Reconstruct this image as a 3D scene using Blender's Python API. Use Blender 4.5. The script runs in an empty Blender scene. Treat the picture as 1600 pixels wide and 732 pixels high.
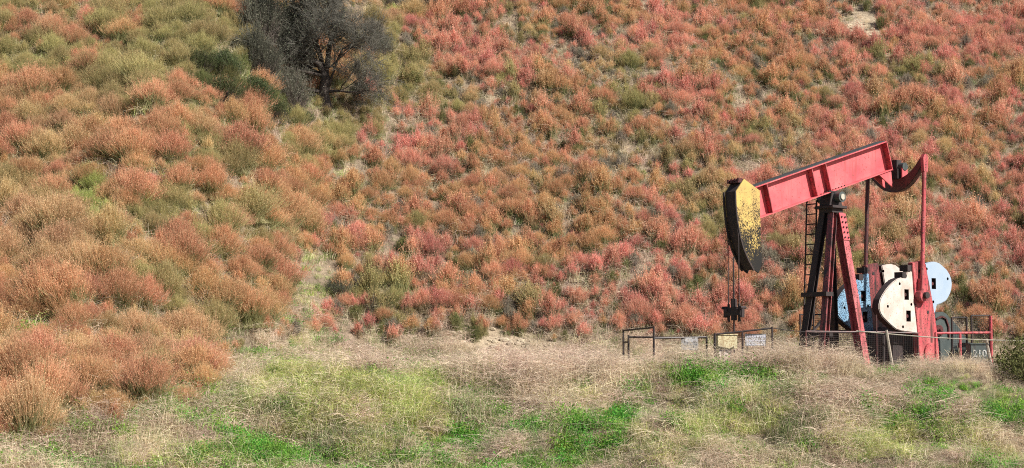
import bpy, bmesh, math, random
import numpy as np
from mathutils import Vector, Matrix, noise as mnoise

# ------------------------------------------------------------------ camera, light
SC = bpy.context.scene
COL = SC.collection
F = 2750.0                       # focal length in photo pixels (1600 wide)
PITCH = math.atan(196.0 / F)
CAM = np.array([0.0, 0.0, 0.5])
cd = bpy.data.cameras.new('camera')
cam = bpy.data.objects.new('camera', cd); COL.objects.link(cam)
cam.location = CAM; cam.rotation_euler = (math.pi / 2 + PITCH, 0, 0)
cd.sensor_width = 36; cd.lens = 36 * F / 1600; cd.clip_start = 0.5; cd.clip_end = 2000
SC.camera = cam

SUN_EL = math.radians(40)
SUN_AZ = math.atan2(-0.56, 0.83)          # math angle of the horizontal direction towards the sun
w = bpy.data.worlds.new('World'); SC.world = w; w.use_nodes = True
nt = w.node_tree; bg = nt.nodes['Background']
sky = nt.nodes.new('ShaderNodeTexSky'); sky.sky_type = 'NISHITA'; sky.sun_disc = False
sky.sun_elevation = SUN_EL; sky.sun_rotation = math.pi / 2 - SUN_AZ
nt.links.new(sky.outputs[0], bg.inputs[0]); bg.inputs[1].default_value = 0.055
sl = bpy.data.lights.new('sun', 'SUN'); sl.energy = 5.0; sl.angle = math.radians(0.5); sl.color = (1, 0.94, 0.85)
so = bpy.data.objects.new('sun', sl); COL.objects.link(so)
sd = Vector((math.cos(SUN_EL) * math.cos(SUN_AZ), math.cos(SUN_EL) * math.sin(SUN_AZ), math.sin(SUN_EL)))
so.rotation_euler = sd.to_track_quat('Z', 'Y').to_euler(); so.location = (30, -20, 40)
SC.view_settings.view_transform = 'Standard'; SC.view_settings.look = 'None'
SC.view_settings.exposure = 0.74; SC.view_settings.gamma = 1
SC.view_settings.use_curve_mapping = False
SC.render.engine = 'CYCLES'
SC.cycles.use_denoising = False; SC.cycles.pixel_filter_type = 'BLACKMAN_HARRIS'; SC.cycles.filter_width = 1.05
SC.cycles.max_bounces = 5; SC.cycles.diffuse_bounces = 3; SC.cycles.transmission_bounces = 3

rng = np.random.default_rng(7)
random.seed(7)

# ------------------------------------------------------------------ helpers
def tag(o, label=None, cat=None, group=None, kind=None):
    if label: o['label'] = label
    if cat: o['category'] = cat
    if group: o['group'] = group
    if kind: o['kind'] = kind
    return o

def mat(name, build):
    m = bpy.data.materials.new(name); m.use_nodes = True
    n = m.node_tree; n.nodes.clear()
    out = n.nodes.new('ShaderNodeOutputMaterial')
    build(n, out); return m

def N(n, t, **kw):
    x = n.nodes.new(t)
    for k, v in kw.items():
        if k.startswith('i_'):
            x.inputs[k[2:].replace('_', ' ')].default_value = v
        else: setattr(x, k, v)
    return x

def mixc(n, fac, a, b, mode='MIX'):
    m = n.nodes.new('ShaderNodeMix'); m.data_type = 'RGBA'; m.blend_type = mode
    for sock, val in ((m.inputs['Factor'], fac), (m.inputs[6], a), (m.inputs[7], b)):
        if isinstance(val, bpy.types.NodeSocket): n.links.new(val, sock)
        elif isinstance(val, (int, float)): sock.default_value = val
        else: sock.default_value = (*val, 1)
    return m.outputs[2]

def ramp(n, fac, p0, p1):
    r = n.nodes.new('ShaderNodeMapRange'); r.inputs[1].default_value = p0; r.inputs[2].default_value = p1
    n.links.new(fac, r.inputs[0]); return r.outputs[0]

def plant_mat(name, a, b, c=None, freq=9.0, jitter=0.10, transl=0.3):
    """thin leaf / twig / flower: three tones mixed by noise, a little per-plant variation"""
    def build(n, out):
        tc = N(n, 'ShaderNodeTexCoord'); info = N(n, 'ShaderNodeObjectInfo')
        ns = N(n, 'ShaderNodeTexNoise'); ns.inputs['Scale'].default_value = freq; ns.inputs['Detail'].default_value = 3
        n.links.new(tc.outputs['Object'], ns.inputs['Vector'])
        col = mixc(n, ramp(n, ns.outputs[0], .38, .62), a, b)
        if c:
            n2 = N(n, 'ShaderNodeTexNoise'); n2.inputs['Scale'].default_value = freq * 5; n2.inputs['Detail'].default_value = 1
            n.links.new(tc.outputs['Object'], n2.inputs['Vector'])
            col = mixc(n, ramp(n, n2.outputs[0], .5, .64), col, c)
        hsv = N(n, 'ShaderNodeHueSaturation')
        h = n.nodes.new('ShaderNodeMapRange'); h.inputs[3].default_value = .5 - jitter * .22; h.inputs[4].default_value = .5 + jitter * .22
        v = n.nodes.new('ShaderNodeMapRange'); v.inputs[3].default_value = 1 - jitter * 2; v.inputs[4].default_value = 1 + jitter * 2
        n.links.new(info.outputs['Random'], h.inputs[0])
        mm = N(n, 'ShaderNodeMath', operation='MULTIPLY'); mm.inputs[1].default_value = 7.31
        fr = N(n, 'ShaderNodeMath', operation='FRACT')
        n.links.new(info.outputs['Random'], mm.inputs[0]); n.links.new(mm.outputs[0], fr.inputs[0]); n.links.new(fr.outputs[0], v.inputs[0])
        n.links.new(h.outputs[0], hsv.inputs['Hue']); n.links.new(v.outputs[0], hsv.inputs['Value']); n.links.new(col, hsv.inputs['Color'])
        d = N(n, 'ShaderNodeBsdfDiffuse'); t = N(n, 'ShaderNodeBsdfTranslucent'); mx = N(n, 'ShaderNodeMixShader')
        mx.inputs[0].default_value = transl
        n.links.new(hsv.outputs[0], d.inputs[0]); n.links.new(hsv.outputs[0], t.inputs[0])
        n.links.new(d.outputs[0], mx.inputs[1]); n.links.new(t.outputs[0], mx.inputs[2]); n.links.new(mx.outputs[0], out.inputs[0])
    return mat(name, build)

def paint_mat(name, base, worn, dirt=(0.05, 0.03, 0.025), wear=.55, dirtiness=.55, rough=.5, metallic=0.0, scale=2.5, streak=True):
    """weathered paint: blotches of a second tone, fine chips, streaks of dirt running down"""
    def build(n, out):
        tc = N(n, 'ShaderNodeTexCoord')
        p = N(n, 'ShaderNodeBsdfPrincipled')
        n1 = N(n, 'ShaderNodeTexNoise'); n1.inputs['Scale'].default_value = scale; n1.inputs['Detail'].default_value = 6
        n2 = N(n, 'ShaderNodeTexNoise'); n2.inputs['Scale'].default_value = scale * 9; n2.inputs['Detail'].default_value = 4
        mp = N(n, 'ShaderNodeMapping'); mp.inputs['Scale'].default_value = (9, 9, .9)
        n3 = N(n, 'ShaderNodeTexNoise'); n3.inputs['Scale'].default_value = 1.0; n3.inputs['Detail'].default_value = 5
        n.links.new(tc.outputs['Object'], n1.inputs['Vector']); n.links.new(tc.outputs['Object'], n2.inputs['Vector'])
        n.links.new(tc.outputs['Object'], mp.inputs['Vector']); n.links.new(mp.outputs[0], n3.inputs['Vector'])
        c = mixc(n, ramp(n, n1.outputs[0], .35, .7), base, worn)
        c = mixc(n, ramp(n, n2.outputs[0], wear, wear + .08), c, dirt)
        if streak: c = mixc(n, ramp(n, n3.outputs[0], dirtiness, dirtiness + .25), c, dirt)
        n.links.new(c, p.inputs['Base Color'])
        p.inputs['Roughness'].default_value = rough; p.inputs['Metallic'].default_value = metallic
        bp = N(n, 'ShaderNodeBump'); bp.inputs['Strength'].default_value = .25; bp.inputs['Distance'].default_value = .01
        n.links.new(n2.outputs[0], bp.inputs['Height']); n.links.new(bp.outputs[0], p.inputs['Normal'])
        n.links.new(p.outputs[0], out.inputs[0])
    return mat(name, build)

# ------------------------------------------------------------------ terrain
def _hash(ix, iy, s):
    h = (ix * 374761393 + iy * 668265263 + s * 982451653) & 0x7fffffff
    h = ((h ^ (h >> 13)) * 1274126177) & 0x7fffffff
    return ((h ^ (h >> 16)) & 0xffff) / 65535.0
def vnoise(x, y, s=0):
    x = np.asarray(x, float); y = np.asarray(y, float)
    ix = np.floor(x).astype(np.int64); iy = np.floor(y).astype(np.int64)
    fx = x - ix; fy = y - iy; fx = fx * fx * (3 - 2 * fx); fy = fy * fy * (3 - 2 * fy)
    a = _hash(ix, iy, s); b = _hash(ix + 1, iy, s); c = _hash(ix, iy + 1, s); d = _hash(ix + 1, iy + 1, s)
    return (a * (1 - fx) + b * fx) * (1 - fy) + (c * (1 - fx) + d * fx) * fy
def fbm(x, y, s=0, o=3):
    r = 0; a = 1; t = 0
    for i in range(o):
        r = r + a * vnoise(x * 2 ** i, y * 2 ** i, s + i); t += a; a *= .5
    return r / t
def sp(v, k): return k * np.logaddexp(0, v / k)          # softplus
def sst(a, b, v):
    t = np.clip((v - a) / (b - a), 0, 1); return t * t * (3 - 2 * t)

def gully_x(y): return np.interp(y, [48, 53, 60, 70, 80, 110], [-3.2, -4.1, -6.8, -8.6, -6.4, -2])
def terrain(x, y):
    x = np.asarray(x, float); y = np.asarray(y, float)
    crest = 45.2 + 1.2 * (fbm(x / 5, y * 0 + 3, 11) - .5) - 2.6 * sst(-4.5, -11, x)
    bank = -0.47 * sp(crest - y, .35)
    bank = -3.0 + sp(bank + 3.0, .35)
    bank = np.where(y < 33, bank + 1.9 * sst(33, 8, y), bank)
    foot = 56.5 - 11.0 * sst(-3.0, -12.5, x) + .02 * x
    slope = .68 - .05 * sst(0, -14, x)
    hill = slope * sp(y - foot, .8)
    hill = np.where(hill > 40, 40 + (hill - 40) * .25, hill)
    g = np.exp(-((x - gully_x(y)) / 1.7) ** 2) * sst(50, 56, y)
    sh = np.exp(-((x - gully_x(y) + 4.2) / 2.6) ** 2) * sst(48, 54, y)
    onhill = sst(0, 5, y - foot)
    z = bank + hill - 1.0 * g + .75 * sh
    z = z + onhill * (1.5 * (fbm(x / 6, y / 6, 21) - .5) + .55 * (fbm(x / 2.1, y / 1.5, 31, 2) - .5))
    nb = sst(46.5, 44.5, y)
    z = z + .30 * np.exp(-((y - 44.9) / .8) ** 2) * sst(-4, 1, x) + .16 * np.exp(-((y - 45.2) / .8) ** 2 - ((x - 6.8) / 1.8) ** 2)
    z = z + .42 * np.exp(-((y - 43.6) / 1.1) ** 2 - ((x + 2.3) / 1.3) ** 2) + .30 * np.exp(-((y - 43.0) / 1.0) ** 2 - ((x + 5.3) / 1.2) ** 2)
    z = z + nb * (1.25 * (fbm(x / 1.9, y / 1.4, 41) - .5)) + .10 * (fbm(x / .8, y / .8, 51) - .5) * sst(30, 38, y)
    return z

def ray(px, py):
    xc = (px - 800) / F; yc = -(py - 366) / F
    c, s = math.cos(PITCH), math.sin(PITCH)
    return np.array([xc, c - yc * s, s + yc * c])
def project(P):
    P = np.asarray(P, float) - CAM
    c, s = math.cos(PITCH), math.sin(PITCH)
    d = P[..., 1] * c + P[..., 2] * s; u = -P[..., 1] * s + P[..., 2] * c
    return 800 + F * P[..., 0] / d, 366 - F * u / d
def hit(px, py):
    d = ray(px, py); k = np.arange(36, 130, .05)
    P = CAM + k[:, None] * d
    below = P[:, 2] < terrain(P[:, 0], P[:, 1])
    i = int(np.argmax(below)) if below.any() else len(k) - 1
    p = P[i]; return np.array([p[0], p[1], float(terrain(p[0], p[1]))])

def soil_build(n, out):
    tc = N(n, 'ShaderNodeTexCoord'); p = N(n, 'ShaderNodeBsdfPrincipled'); p.inputs['Roughness'].default_value = .95
    n1 = N(n, 'ShaderNodeTexNoise'); n1.inputs['Scale'].default_value = .8; n1.inputs['Detail'].default_value = 8
    n2 = N(n, 'ShaderNodeTexNoise'); n2.inputs['Scale'].default_value = 9; n2.inputs['Detail'].default_value = 6
    for q in (n1, n2): n.links.new(tc.outputs['Object'], q.inputs['Vector'])
    c = mixc(n, ramp(n, n1.outputs[0], .35, .65), (.15, .115, .08), (.26, .20, .14))
    c = mixc(n, ramp(n, n2.outputs[0], .45, .7), c, (.10, .075, .05))
    at = N(n, 'ShaderNodeAttribute', attribute_name='bare')
    c2 = mixc(n, ramp(n, n2.outputs[0], .4, .7), (.42, .34, .235), (.28, .215, .15))
    c = mixc(n, at.outputs['Fac'], c, c2)
    n.links.new(c, p.inputs['Base Color'])
    b = N(n, 'ShaderNodeBump'); b.inputs['Strength'].default_value = .8; b.inputs['Distance'].default_value = .08
    n.links.new(n2.outputs[0], b.inputs['Height']); n.links.new(b.outputs[0], p.inputs['Normal'])
    n.links.new(p.outputs[0], out.inputs[0])
M_SOIL = mat('soil', soil_build)

# patches of bare pale soil, (photo px, py, radius in metres)
BARE = [tuple(hit(a, b)[:2]) + (r,) for a, b, r in
        [(785, 540, 1.3), (825, 545, 1.0), (750, 535, .8), (1340, 40, 1.6), (1365, 60, 1.2), (1310, 20, 1.2), (1400, 90, .8),
         (700, 20, .5), (1010, 20, .7), (1150, 190, .5), (930, 60, .6), (1520, 30, .7)]]
def bare(x, y):
    r = 0
    for bx, by, br in BARE: r = np.maximum(r, np.exp(-(((x - bx) / br) ** 2 + ((y - by) / (br * .8)) ** 2)))
    return r

def build_ground():
    xs = np.concatenate([[-400, -200, -100, -60, -45], np.arange(-36, 36.01, .3), [45, 60, 100, 200, 400]])
    ys = np.concatenate([[-300, -120, -50, -10, 5, 15, 22, 28], np.arange(32, 100.01, .3), [110, 130, 170, 260, 400]])
    X, Y = np.meshgrid(xs, ys); Z = terrain(X, Y)
    n, m = X.shape
    v = np.stack([X, Y, Z], -1).reshape(-1, 3)
    i = np.arange(n * m).reshape(n, m)
    q = np.stack([i[:-1, :-1], i[:-1, 1:], i[1:, 1:], i[1:, :-1]], -1).reshape(-1, 4)
    me = bpy.data.meshes.new('ground'); me.vertices.add(len(v)); me.vertices.foreach_set('co', v.ravel())
    me.loops.add(q.size); me.loops.foreach_set('vertex_index', q.ravel().astype(np.int32))
    me.polygons.add(len(q)); me.polygons.foreach_set('loop_start', np.arange(0, q.size, 4, dtype=np.int32))
    me.update(calc_edges=True); me.polygons.foreach_set('use_smooth', np.ones(len(q), bool))
    at = me.attributes.new('bare', 'FLOAT', 'POINT'); at.data.foreach_set('value', bare(v[:, 0], v[:, 1]).astype(np.float32))
    me.materials.append(M_SOIL)
    o = bpy.data.objects.new('ground', me); COL.objects.link(o); tag(o, kind='structure')
build_ground()

# ------------------------------------------------------------------ plant meshes
def rand_unit(n, r):
    v = r.normal(size=(n, 3)); return v / np.linalg.norm(v, axis=1, keepdims=True)

def strip_quads(paths, w0, w1, r):
    """paths (n,k,3) -> tapered flat strips"""
    n, k, _ = paths.shape
    t = paths[:, -1] - paths[:, 0]; s = np.cross(t, rand_unit(n, r)); s /= (np.linalg.norm(s, axis=1, keepdims=True) + 1e-9)
    wd = np.linspace(w0, w1, k)[None, :, None] * .5
    A = paths - s[:, None] * wd; B = paths + s[:, None] * wd
    return np.stack([A[:, :-1], B[:, :-1], B[:, 1:], A[:, 1:]], 2).reshape(-1, 4, 3)

def speck_quads(cen, size, r, stretch=1.0):
    n = len(cen); a = rand_unit(n, r); b = np.cross(a, rand_unit(n, r)); b /= (np.linalg.norm(b, axis=1, keepdims=True) + 1e-9)
    s = (size * r.uniform(.6, 1.3, n))[:, None] * .5
    a = a * s * stretch; b = b * s
    return np.stack([cen - a, cen - b, cen + a, cen + b], 1)

def bez(p0, p1, p2, k):
    t = np.linspace(0, 1, k)[None, :, None]
    return (1 - t) ** 2 * p0[:, None] + 2 * t * (1 - t) * p1[:, None] + t * t * p2[:, None]

def quads_mesh(name, parts, mats):
    Q = np.concatenate([p[0] for p in parts]).astype(np.float32); n = len(Q)
    mi = np.concatenate([np.full(len(p[0]), p[1], np.int32) for p in parts])
    me = bpy.data.meshes.new(name); me.vertices.add(n * 4); me.vertices.foreach_set('co', Q.ravel())
    me.loops.add(n * 4); me.loops.foreach_set('vertex_index', np.arange(n * 4, dtype=np.int32))
    me.polygons.add(n); me.polygons.foreach_set('loop_start', np.arange(0, n * 4, 4, dtype=np.int32))
    for m in mats: me.materials.append(m)
    me.polygons.foreach_set('material_index', mi); me.update(calc_edges=True)
    return me

def mound(seed, R, H, n, specks, size, mats, upright=0.0, stem_w=.009, name='shrub'):
    r = np.random.default_rng(seed)
    th = r.uniform(0, 2 * np.pi, n); ph = np.arccos(np.clip(r.uniform(0.02, .99, n) ** (.75 + upright), 0, 1))
    if upright: ph = np.pi / 2 - (np.pi / 2 - ph) * (1 - .35 * upright)
    lump = .62 + .75 * fbm(np.cos(th) * 1.6 + 9, np.sin(th) * 1.6 + ph + 4, seed, 3)
    rad = lump * r.uniform(.55, 1.1, n) + (r.uniform(size=n) < .12) * r.uniform(.05, .35, n)
    tip = np.stack([R * np.cos(ph) * np.cos(th), R * np.cos(ph) * np.sin(th), H * np.sin(ph) + .05], 1) * rad[:, None]
    base = np.stack([r.normal(0, .2 * R, n), r.normal(0, .2 * R, n), np.full(n, -.08)], 1)
    mid = base + (tip - base) * .5; mid[:, :2] = base[:, :2] + (tip - base)[:, :2] * .62; mid += r.normal(0, .04, (n, 3))
    tip[:, 2] += .10 * H
    P = bez(base, mid, tip, 5)
    parts = [(strip_quads(P[:, :4], stem_w, stem_w * .7, r), 0), (strip_quads(P[:, 3:], stem_w * .8, stem_w * .6, r), 1)]
    k = 3; src = np.concatenate([P[:, 2], P[:, 3], P[:, 3]]); dirv = np.concatenate([tip - base] * k)
    dirv /= np.linalg.norm(dirv, axis=1, keepdims=True)
    tw = src + (dirv * .9 + [0, 0, .45] + rand_unit(len(src), r) * .55) * (r.uniform(.10, .30, len(src)) * R)[:, None]
    tw[:, 2] = np.maximum(tw[:, 2], .02)
    tq = strip_quads(np.stack([src, tw], 1), stem_w * .8, stem_w * .5, r)
    lo = (np.arange(len(tq)) < n) | (r.uniform(size=len(tq)) < .12)
    parts += [(tq[lo], 0), (tq[~lo], 1)]
    tips = np.concatenate([tip, tw[n:], (tw[n:] + src[n:]) / 2])
    c = np.repeat(tips, specks, 0); c = c + r.normal(0, .028, c.shape)
    parts.append((speck_quads(c, size, r, 1.5), 1))
    m = max(8, n // 40); t2 = tip[:m] * r.uniform(1.0, 1.3, (m, 1)); parts.append((strip_quads(bez(base[:m], mid[:m], t2, 4), .016, .007, r), 0))
    return quads_mesh(name, parts, mats)

def grass(seed, n, L, spread, lean, w, mats, r0=.10, name='grass', mix=.0, seedhead=0, tangle=0):
    r = np.random.default_rng(seed)
    th = r.uniform(0, 2 * np.pi, n); b = np.stack([r.normal(0, r0, n), r.normal(0, r0, n), np.full(n, -.05)], 1)
    l = L * r.uniform(.45, 1.1, n); ln = lean * r.uniform(.2, 1.3, n)
    out = np.stack([np.cos(th), np.sin(th), np.zeros(n)], 1)
    up = np.array([0, 0, 1.0])
    p1 = b + (up * .62 + out * .16 * spread) * l[:, None]
    p2 = b + (up * (1 - .55 * ln)[:, None] + out * (spread * ln)[:, None]) * l[:, None]
    p2 += r.normal(0, .04 * L, (n, 3)); p2[:, 2] = np.maximum(p2[:, 2], .02)
    P = bez(b, p1, p2, 5)
    m = (r.uniform(size=n) < mix)
    parts = [(strip_quads(P[~m], w, w * .3, r), 0)]
    if m.any(): parts.append((strip_quads(P[m], w, w * .3, r), 1))
    if tangle:
        a = np.stack([r.normal(0, .22 * L / .6, tangle), r.normal(0, .22 * L / .6, tangle), r.uniform(.12, .85, tangle) * L], 1)
        d = rand_unit(tangle, r); d[:, 2] *= .5; e = rand_unit(tangle, r); e[:, 2] *= .4; ll = (r.uniform(.10, .30, tangle) * L)[:, None]
        T = bez(a, a + d * ll, a + d * ll + (d + e) * ll * .8, 5); T[..., 2] = np.maximum(T[..., 2], .01)
        mm = r.uniform(size=tangle) < mix * .7
        parts.append((strip_quads(T[~mm], w * .65, w * .3, r), 0)); parts.append((strip_quads(T[mm], w * .65, w * .3, r), 1))
    if seedhead:
        c = np.repeat(p2, seedhead, 0) + r.normal(0, .03, (n * seedhead, 3))
        parts.append((speck_quads(c, .018, r, 1.6), len(mats) - 1))
    return quads_mesh(name, parts, mats)

def leafy(seed, R, H, n, size, mats, name='bush', clumps=16):
    r = np.random.default_rng(seed)
    cc = rand_unit(clumps, r) * r.uniform(.35, .8, (clumps, 1)); cc[:, 2] = np.abs(cc[:, 2])
    cc = cc * [R, R, H]
    k = r.integers(0, clumps, n)
    c = cc[k] + rand_unit(n, r) * (r.uniform(.3, 1, n) ** .5)[:, None] * R * .36
    c[:, 2] = np.maximum(c[:, 2] + .05, .02)
    parts = [(speck_quads(c, size, r, 1.6), 1)]
    m = clumps * 6; b = np.zeros((m, 3)); t = c[r.integers(0, n, m)]
    parts.append((strip_quads(bez(b, (b + t) / 2 + [0, 0, .08], t, 4), .02, .006, r), 0))
    return quads_mesh(name, parts, mats)

TW = plant_mat('twig_brown', (.30, .25, .15), (.46, .36, .25), None, 6, transl=.4)
TWO = plant_mat('twig_olive', (.24, .25, .11), (.38, .35, .19), None, 6, transl=.4)
TWG = plant_mat('twig_grey', (.15, .13, .115), (.24, .20, .18), None, 6)
FL = {
 'rust':  plant_mat('flower_rust', (.69, .365, .22), (.57, .30, .165), (.64, .46, .28), transl=.38, jitter=.08),
 'red':   plant_mat('flower_red', (.75, .34, .26), (.66, .28, .205), (.70, .47, .34), transl=.38, jitter=.08),
 'tan':   plant_mat('flower_tan', (.64, .42, .24), (.56, .36, .19), (.66, .52, .32), transl=.38, jitter=.08),
 'olive': plant_mat('foliage_olive', (.46, .40, .18), (.52, .39, .21), (.32, .32, .14), transl=.38, jitter=.08),
 'lime':  plant_mat('foliage_lime', (.46, .52, .17), (.34, .42, .10), (.60, .58, .28), transl=.4, jitter=.07),
 'green': plant_mat('foliage_green', (.15, .18, .065), (.10, .13, .05), (.36, .31, .15), transl=.35),
 'grey':  plant_mat('twig_tips_grey', (.30, .27, .205), (.18, .165, .13), (.46, .40, .31), transl=.35),
}
STEM = {'rust': TWO, 'red': TW, 'tan': TWO, 'olive': TWO, 'lime': TWO, 'green': TWO, 'grey': TWG}
STRAW = plant_mat('straw', (.78, .67, .47), (.66, .55, .37), (.86, .78, .60), 5, jitter=.15, transl=.38)
MAUVE = plant_mat('straw_mauve', (.75, .60, .47), (.57, .45, .35), (.87, .76, .61), 5, jitter=.15, transl=.38)
BROWN = plant_mat('straw_brown', (.40, .29, .21), (.28, .21, .155), (.54, .42, .31), 5, jitter=.15, transl=.38)
GREENG = plant_mat('grass_green', (.23, .46, .08), (.13, .31, .05), (.44, .62, .16), 6, jitter=.18, transl=.45)
YELG = plant_mat('grass_yellow_green', (.46, .53, .16), (.30, .38, .10), (.68, .66, .32), 6, jitter=.18, transl=.45)
DULLG = plant_mat('grass_dull_green', (.24, .30, .12), (.16, .21, .085), (.42, .44, .22), 6, jitter=.18, transl=.4)
HERB = plant_mat('herb_green', (.15, .37, .06), (.085, .24, .04), (.32, .50, .11), 6, jitter=.15, transl=.45)

COLS = ['rust', 'red', 'tan', 'olive', 'lime', 'green', 'grey']
FORM = {}
for ci, c in enumerate(COLS):
    ms = [STEM[c], FL[c]]
    FORM[c, 'mound'] = [mound(10 + ci * 10 + k, 1.0, .85, 1250, 1, .019, ms, upright=.5, stem_w=.0075) for k in range(3)]
    FORM[c, 'tuft'] = [mound(100 + ci * 10 + k, .55, .62, 270, 1, .021, ms, upright=.8, stem_w=.008) for k in range(4)]
def herb(seed, mats, w=.028):
    r = np.random.default_rng(seed); n = 380
    c = np.stack([r.normal(0, .13, n), r.normal(0, .13, n), np.abs(r.normal(0, .12, n)) + .02], 1)
    st = strip_quads(bez(np.zeros((40, 3)), c[:40] * .5 + [0, 0, .06], c[:40], 4), .01, .005, r)
    return quads_mesh('herb', [(speck_quads(c, w, r, 1.5), 0), (st, 1)], mats)
GR = {
 'straw': [grass(201 + k, 80, .58, .6, 1.0, .009, [STRAW, BROWN], .13, mix=.22, tangle=30) for k in range(3)],
 'mauve': [grass(211 + k, 80, .66, .65, 1.1, .0085, [MAUVE, BROWN], .16, mix=.22, tangle=80) for k in range(4)],
 'brown': [grass(221 + k, 70, .42, .8, 1.2, .010, [BROWN, MAUVE], .14, mix=.4, tangle=30) for k in range(3)],
 'green': [grass(231 + k, 100, .36, .65, .9, .011, [GREENG, DULLG], .12, mix=.25) for k in range(3)],
 'yelg':  [grass(241 + k, 90, .46, .7, 1.15, .010, [YELG, STRAW], .13, mix=.35, tangle=15) for k in range(3)],
 'dull':  [grass(251 + k, 90, .42, .6, .9, .010, [DULLG, MAUVE], .13, mix=.35, tangle=20) for k in range(3)],
 'mat':   [grass(261 + k, 70, .50, .95, 1.75, .010, [MAUVE, BROWN], .2, mix=.3, tangle=60) for k in range(3)],
 'herb':  [herb(271 + k, [HERB, GREENG]) for k in range(3)],
}

# ------------------------------------------------------------------ what grows where
# blobs: photo px, py, rx, ry, colour, strength. They only pick the species; each plant stands on the terrain.
BL = [(150, 60, 260, 80, 'olive', 1.2), (330, 50, 90, 55, 'green', .7), (330, 60, 90, 55, 'olive', .8), (190, 85, 60, 25, 'green', 1.3), (60, 70, 80, 30, 'green', .6), (30, 150, 60, 60, 'olive', .5), (30, 45, 50, 30, 'rust', .9),
      (250, 190, 110, 34, 'red', .45), (340, 165, 70, 35, 'rust', 1.3), (80, 200, 110, 40, 'tan', .6), (350, 130, 75, 45, 'green', 2.2), (430, 185, 50, 20, 'green', 2.0),  # green blob left of the tree puts its shade into plant colour
      (150, 345, 32, 24, 'lime', 2.6), (100, 320, 40, 22, 'lime', 1.7), (250, 350, 45, 28, 'olive', 1.3), (150, 290, 60, 26, 'lime', 1.7), (240, 325, 40, 20, 'lime', 1.5), (340, 230, 60, 30, 'tan', .8),
      (60, 330, 100, 50, 'olive', .6), (300, 295, 60, 35, 'red', .35), (400, 300, 90, 50, 'rust', .6), (390, 440, 90, 35, 'rust', 1.2),
      (180, 440, 120, 50, 'rust', .5), (320, 590, 60, 25, 'red', 1.0), (60, 530, 100, 60, 'rust', .8), (300, 470, 80, 40, 'red', .4),
      (330, 395, 40, 25, 'olive', .9), (100, 420, 90, 40, 'tan', .7), (200, 540, 90, 40, 'tan', .8), (60, 480, 60, 20, 'red', .5),
      (540, 190, 80, 28, 'olive', 1.5), (500, 215, 30, 18, 'lime', .6), (630, 118, 36, 20, 'olive', 1.6), (600, 35, 30, 18, 'lime', 1.6), (600, 90, 50, 60, 'olive', 1.0), (570, 60, 60, 70, 'grey', 1.1), (650, 15, 60, 25, 'grey', 1.2),
      (700, 60, 60, 50, 'red', .9), (740, 100, 60, 40, 'red', .6), (860, 30, 80, 30, 'rust', .4), (700, 225, 50, 30, 'red', .8),
      (470, 250, 60, 40, 'olive', .7), (600, 330, 60, 40, 'red', .7), (520, 370, 50, 40, 'red', 1.0), (640, 420, 80, 40, 'red', .8),
      (780, 430, 120, 50, 'red', .7), (900, 470, 140, 40, 'red', .6), (1050, 400, 90, 60, 'red', .4),
      (1010, 265, 40, 22, 'lime', 1.5), (820, 290, 40, 22, 'tan', .8), (1330, 65, 40, 20, 'lime', 1.6), (1180, 210, 50, 30, 'olive', 1.0), (1400, 130, 60, 40, 'olive', .8), (1470, 190, 50, 35, 'olive', .9),
      (1450, 60, 60, 50, 'red', .4), (1560, 40, 80, 60, 'red', .9), (1580, 130, 12, 12, 'green', .8), (1330, 180, 60, 30, 'olive', .6), (1250, 180, 60, 40, 'olive', .4),
      (1560, 280, 80, 50, 'red', .8), (1550, 400, 90, 60, 'red', .7), (1180, 100, 80, 50, 'rust', .5), (1100, 60, 60, 40, 'tan', .6), (1200, 230, 60, 40, 'tan', .5),
      (1480, 310, 80, 40, 'rust', .5), (960, 180, 70, 50, 'olive', .4), (1100, 330, 60, 40, 'tan', .3)]
NO = [(488, 448, 44, 46), (790, 540, 55, 12), (1345, 45, 30, 18)]

def left_zone(px, py):
    b = np.interp(py, [0, 100, 180, 260, 340, 400, 440, 490, 540, 600, 732], [690, 600, 560, 560, 540, 470, 445, 450, 400, 330, 250])
    return sst(b + 30, b - 30, px)

def pick_colour(px, py, x, y, left, r):
    sc = {}
    nz = lambda s, f: float(fbm(x / f, y / f, s, 2))
    if left > .5:
        sc = {'rust': .76 + 1.2 * (nz(71, 3.2) - .5), 'red': .28 + 1.2 * (nz(72, 3.2) - .5), 'tan': .62 + 1.2 * (nz(73, 3.2) - .5),
              'olive': .34 + 1.5 * (nz(74, 2.4) - .5), 'lime': -.3, 'green': .04 + 1.3 * (nz(76, 1.8) - .5), 'grey': .0 + 1.0 * (nz(77, 1.6) - .5)}
    else:
        sc = {'rust': .70 + 1.3 * (nz(81, 3.2) - .5), 'red': .72 + 1.5 * (nz(82, 3.6) - .5), 'tan': .36 + 1.4 * (nz(83, 3.0) - .5),
              'olive': .30 + 1.7 * (nz(84, 2.6) - .5), 'lime': -.25 + 1.2 * (nz(85, 2.2) - .5), 'green': -.05, 'grey': .26 + 1.6 * (nz(86, 1.3) - .5)}
    for bx, by, rx, ry, c, s in BL:
        d = ((px - bx) / rx) ** 2 + ((py - by) / ry) ** 2
        if d < 4: sc[c] += .75 * s * math.exp(-d)
    for c in sc: sc[c] += r.normal(0, .15)
    return max(sc, key=sc.get)

def grid_pts(x0, x1, y0, y1, step, r):
    xs = np.arange(x0, x1, step); ys = np.arange(y0, y1, step)
    X, Y = np.meshgrid(xs, ys); X = X + r.uniform(-.5, .5, X.shape) * step; Y = Y + r.uniform(-.5, .5, Y.shape) * step
    X = X.ravel(); Y = Y.ravel()
    half = Y * .291 + 4.0
    k = np.abs(X) < half; X, Y = X[k], Y[k]
    Z = terrain(X, Y); px, py = project(np.stack([X, Y, Z], 1))
    return X, Y, Z, px, py

plants = []       # x, y, z, form list, index, scale, colour, px, py, formname
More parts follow.
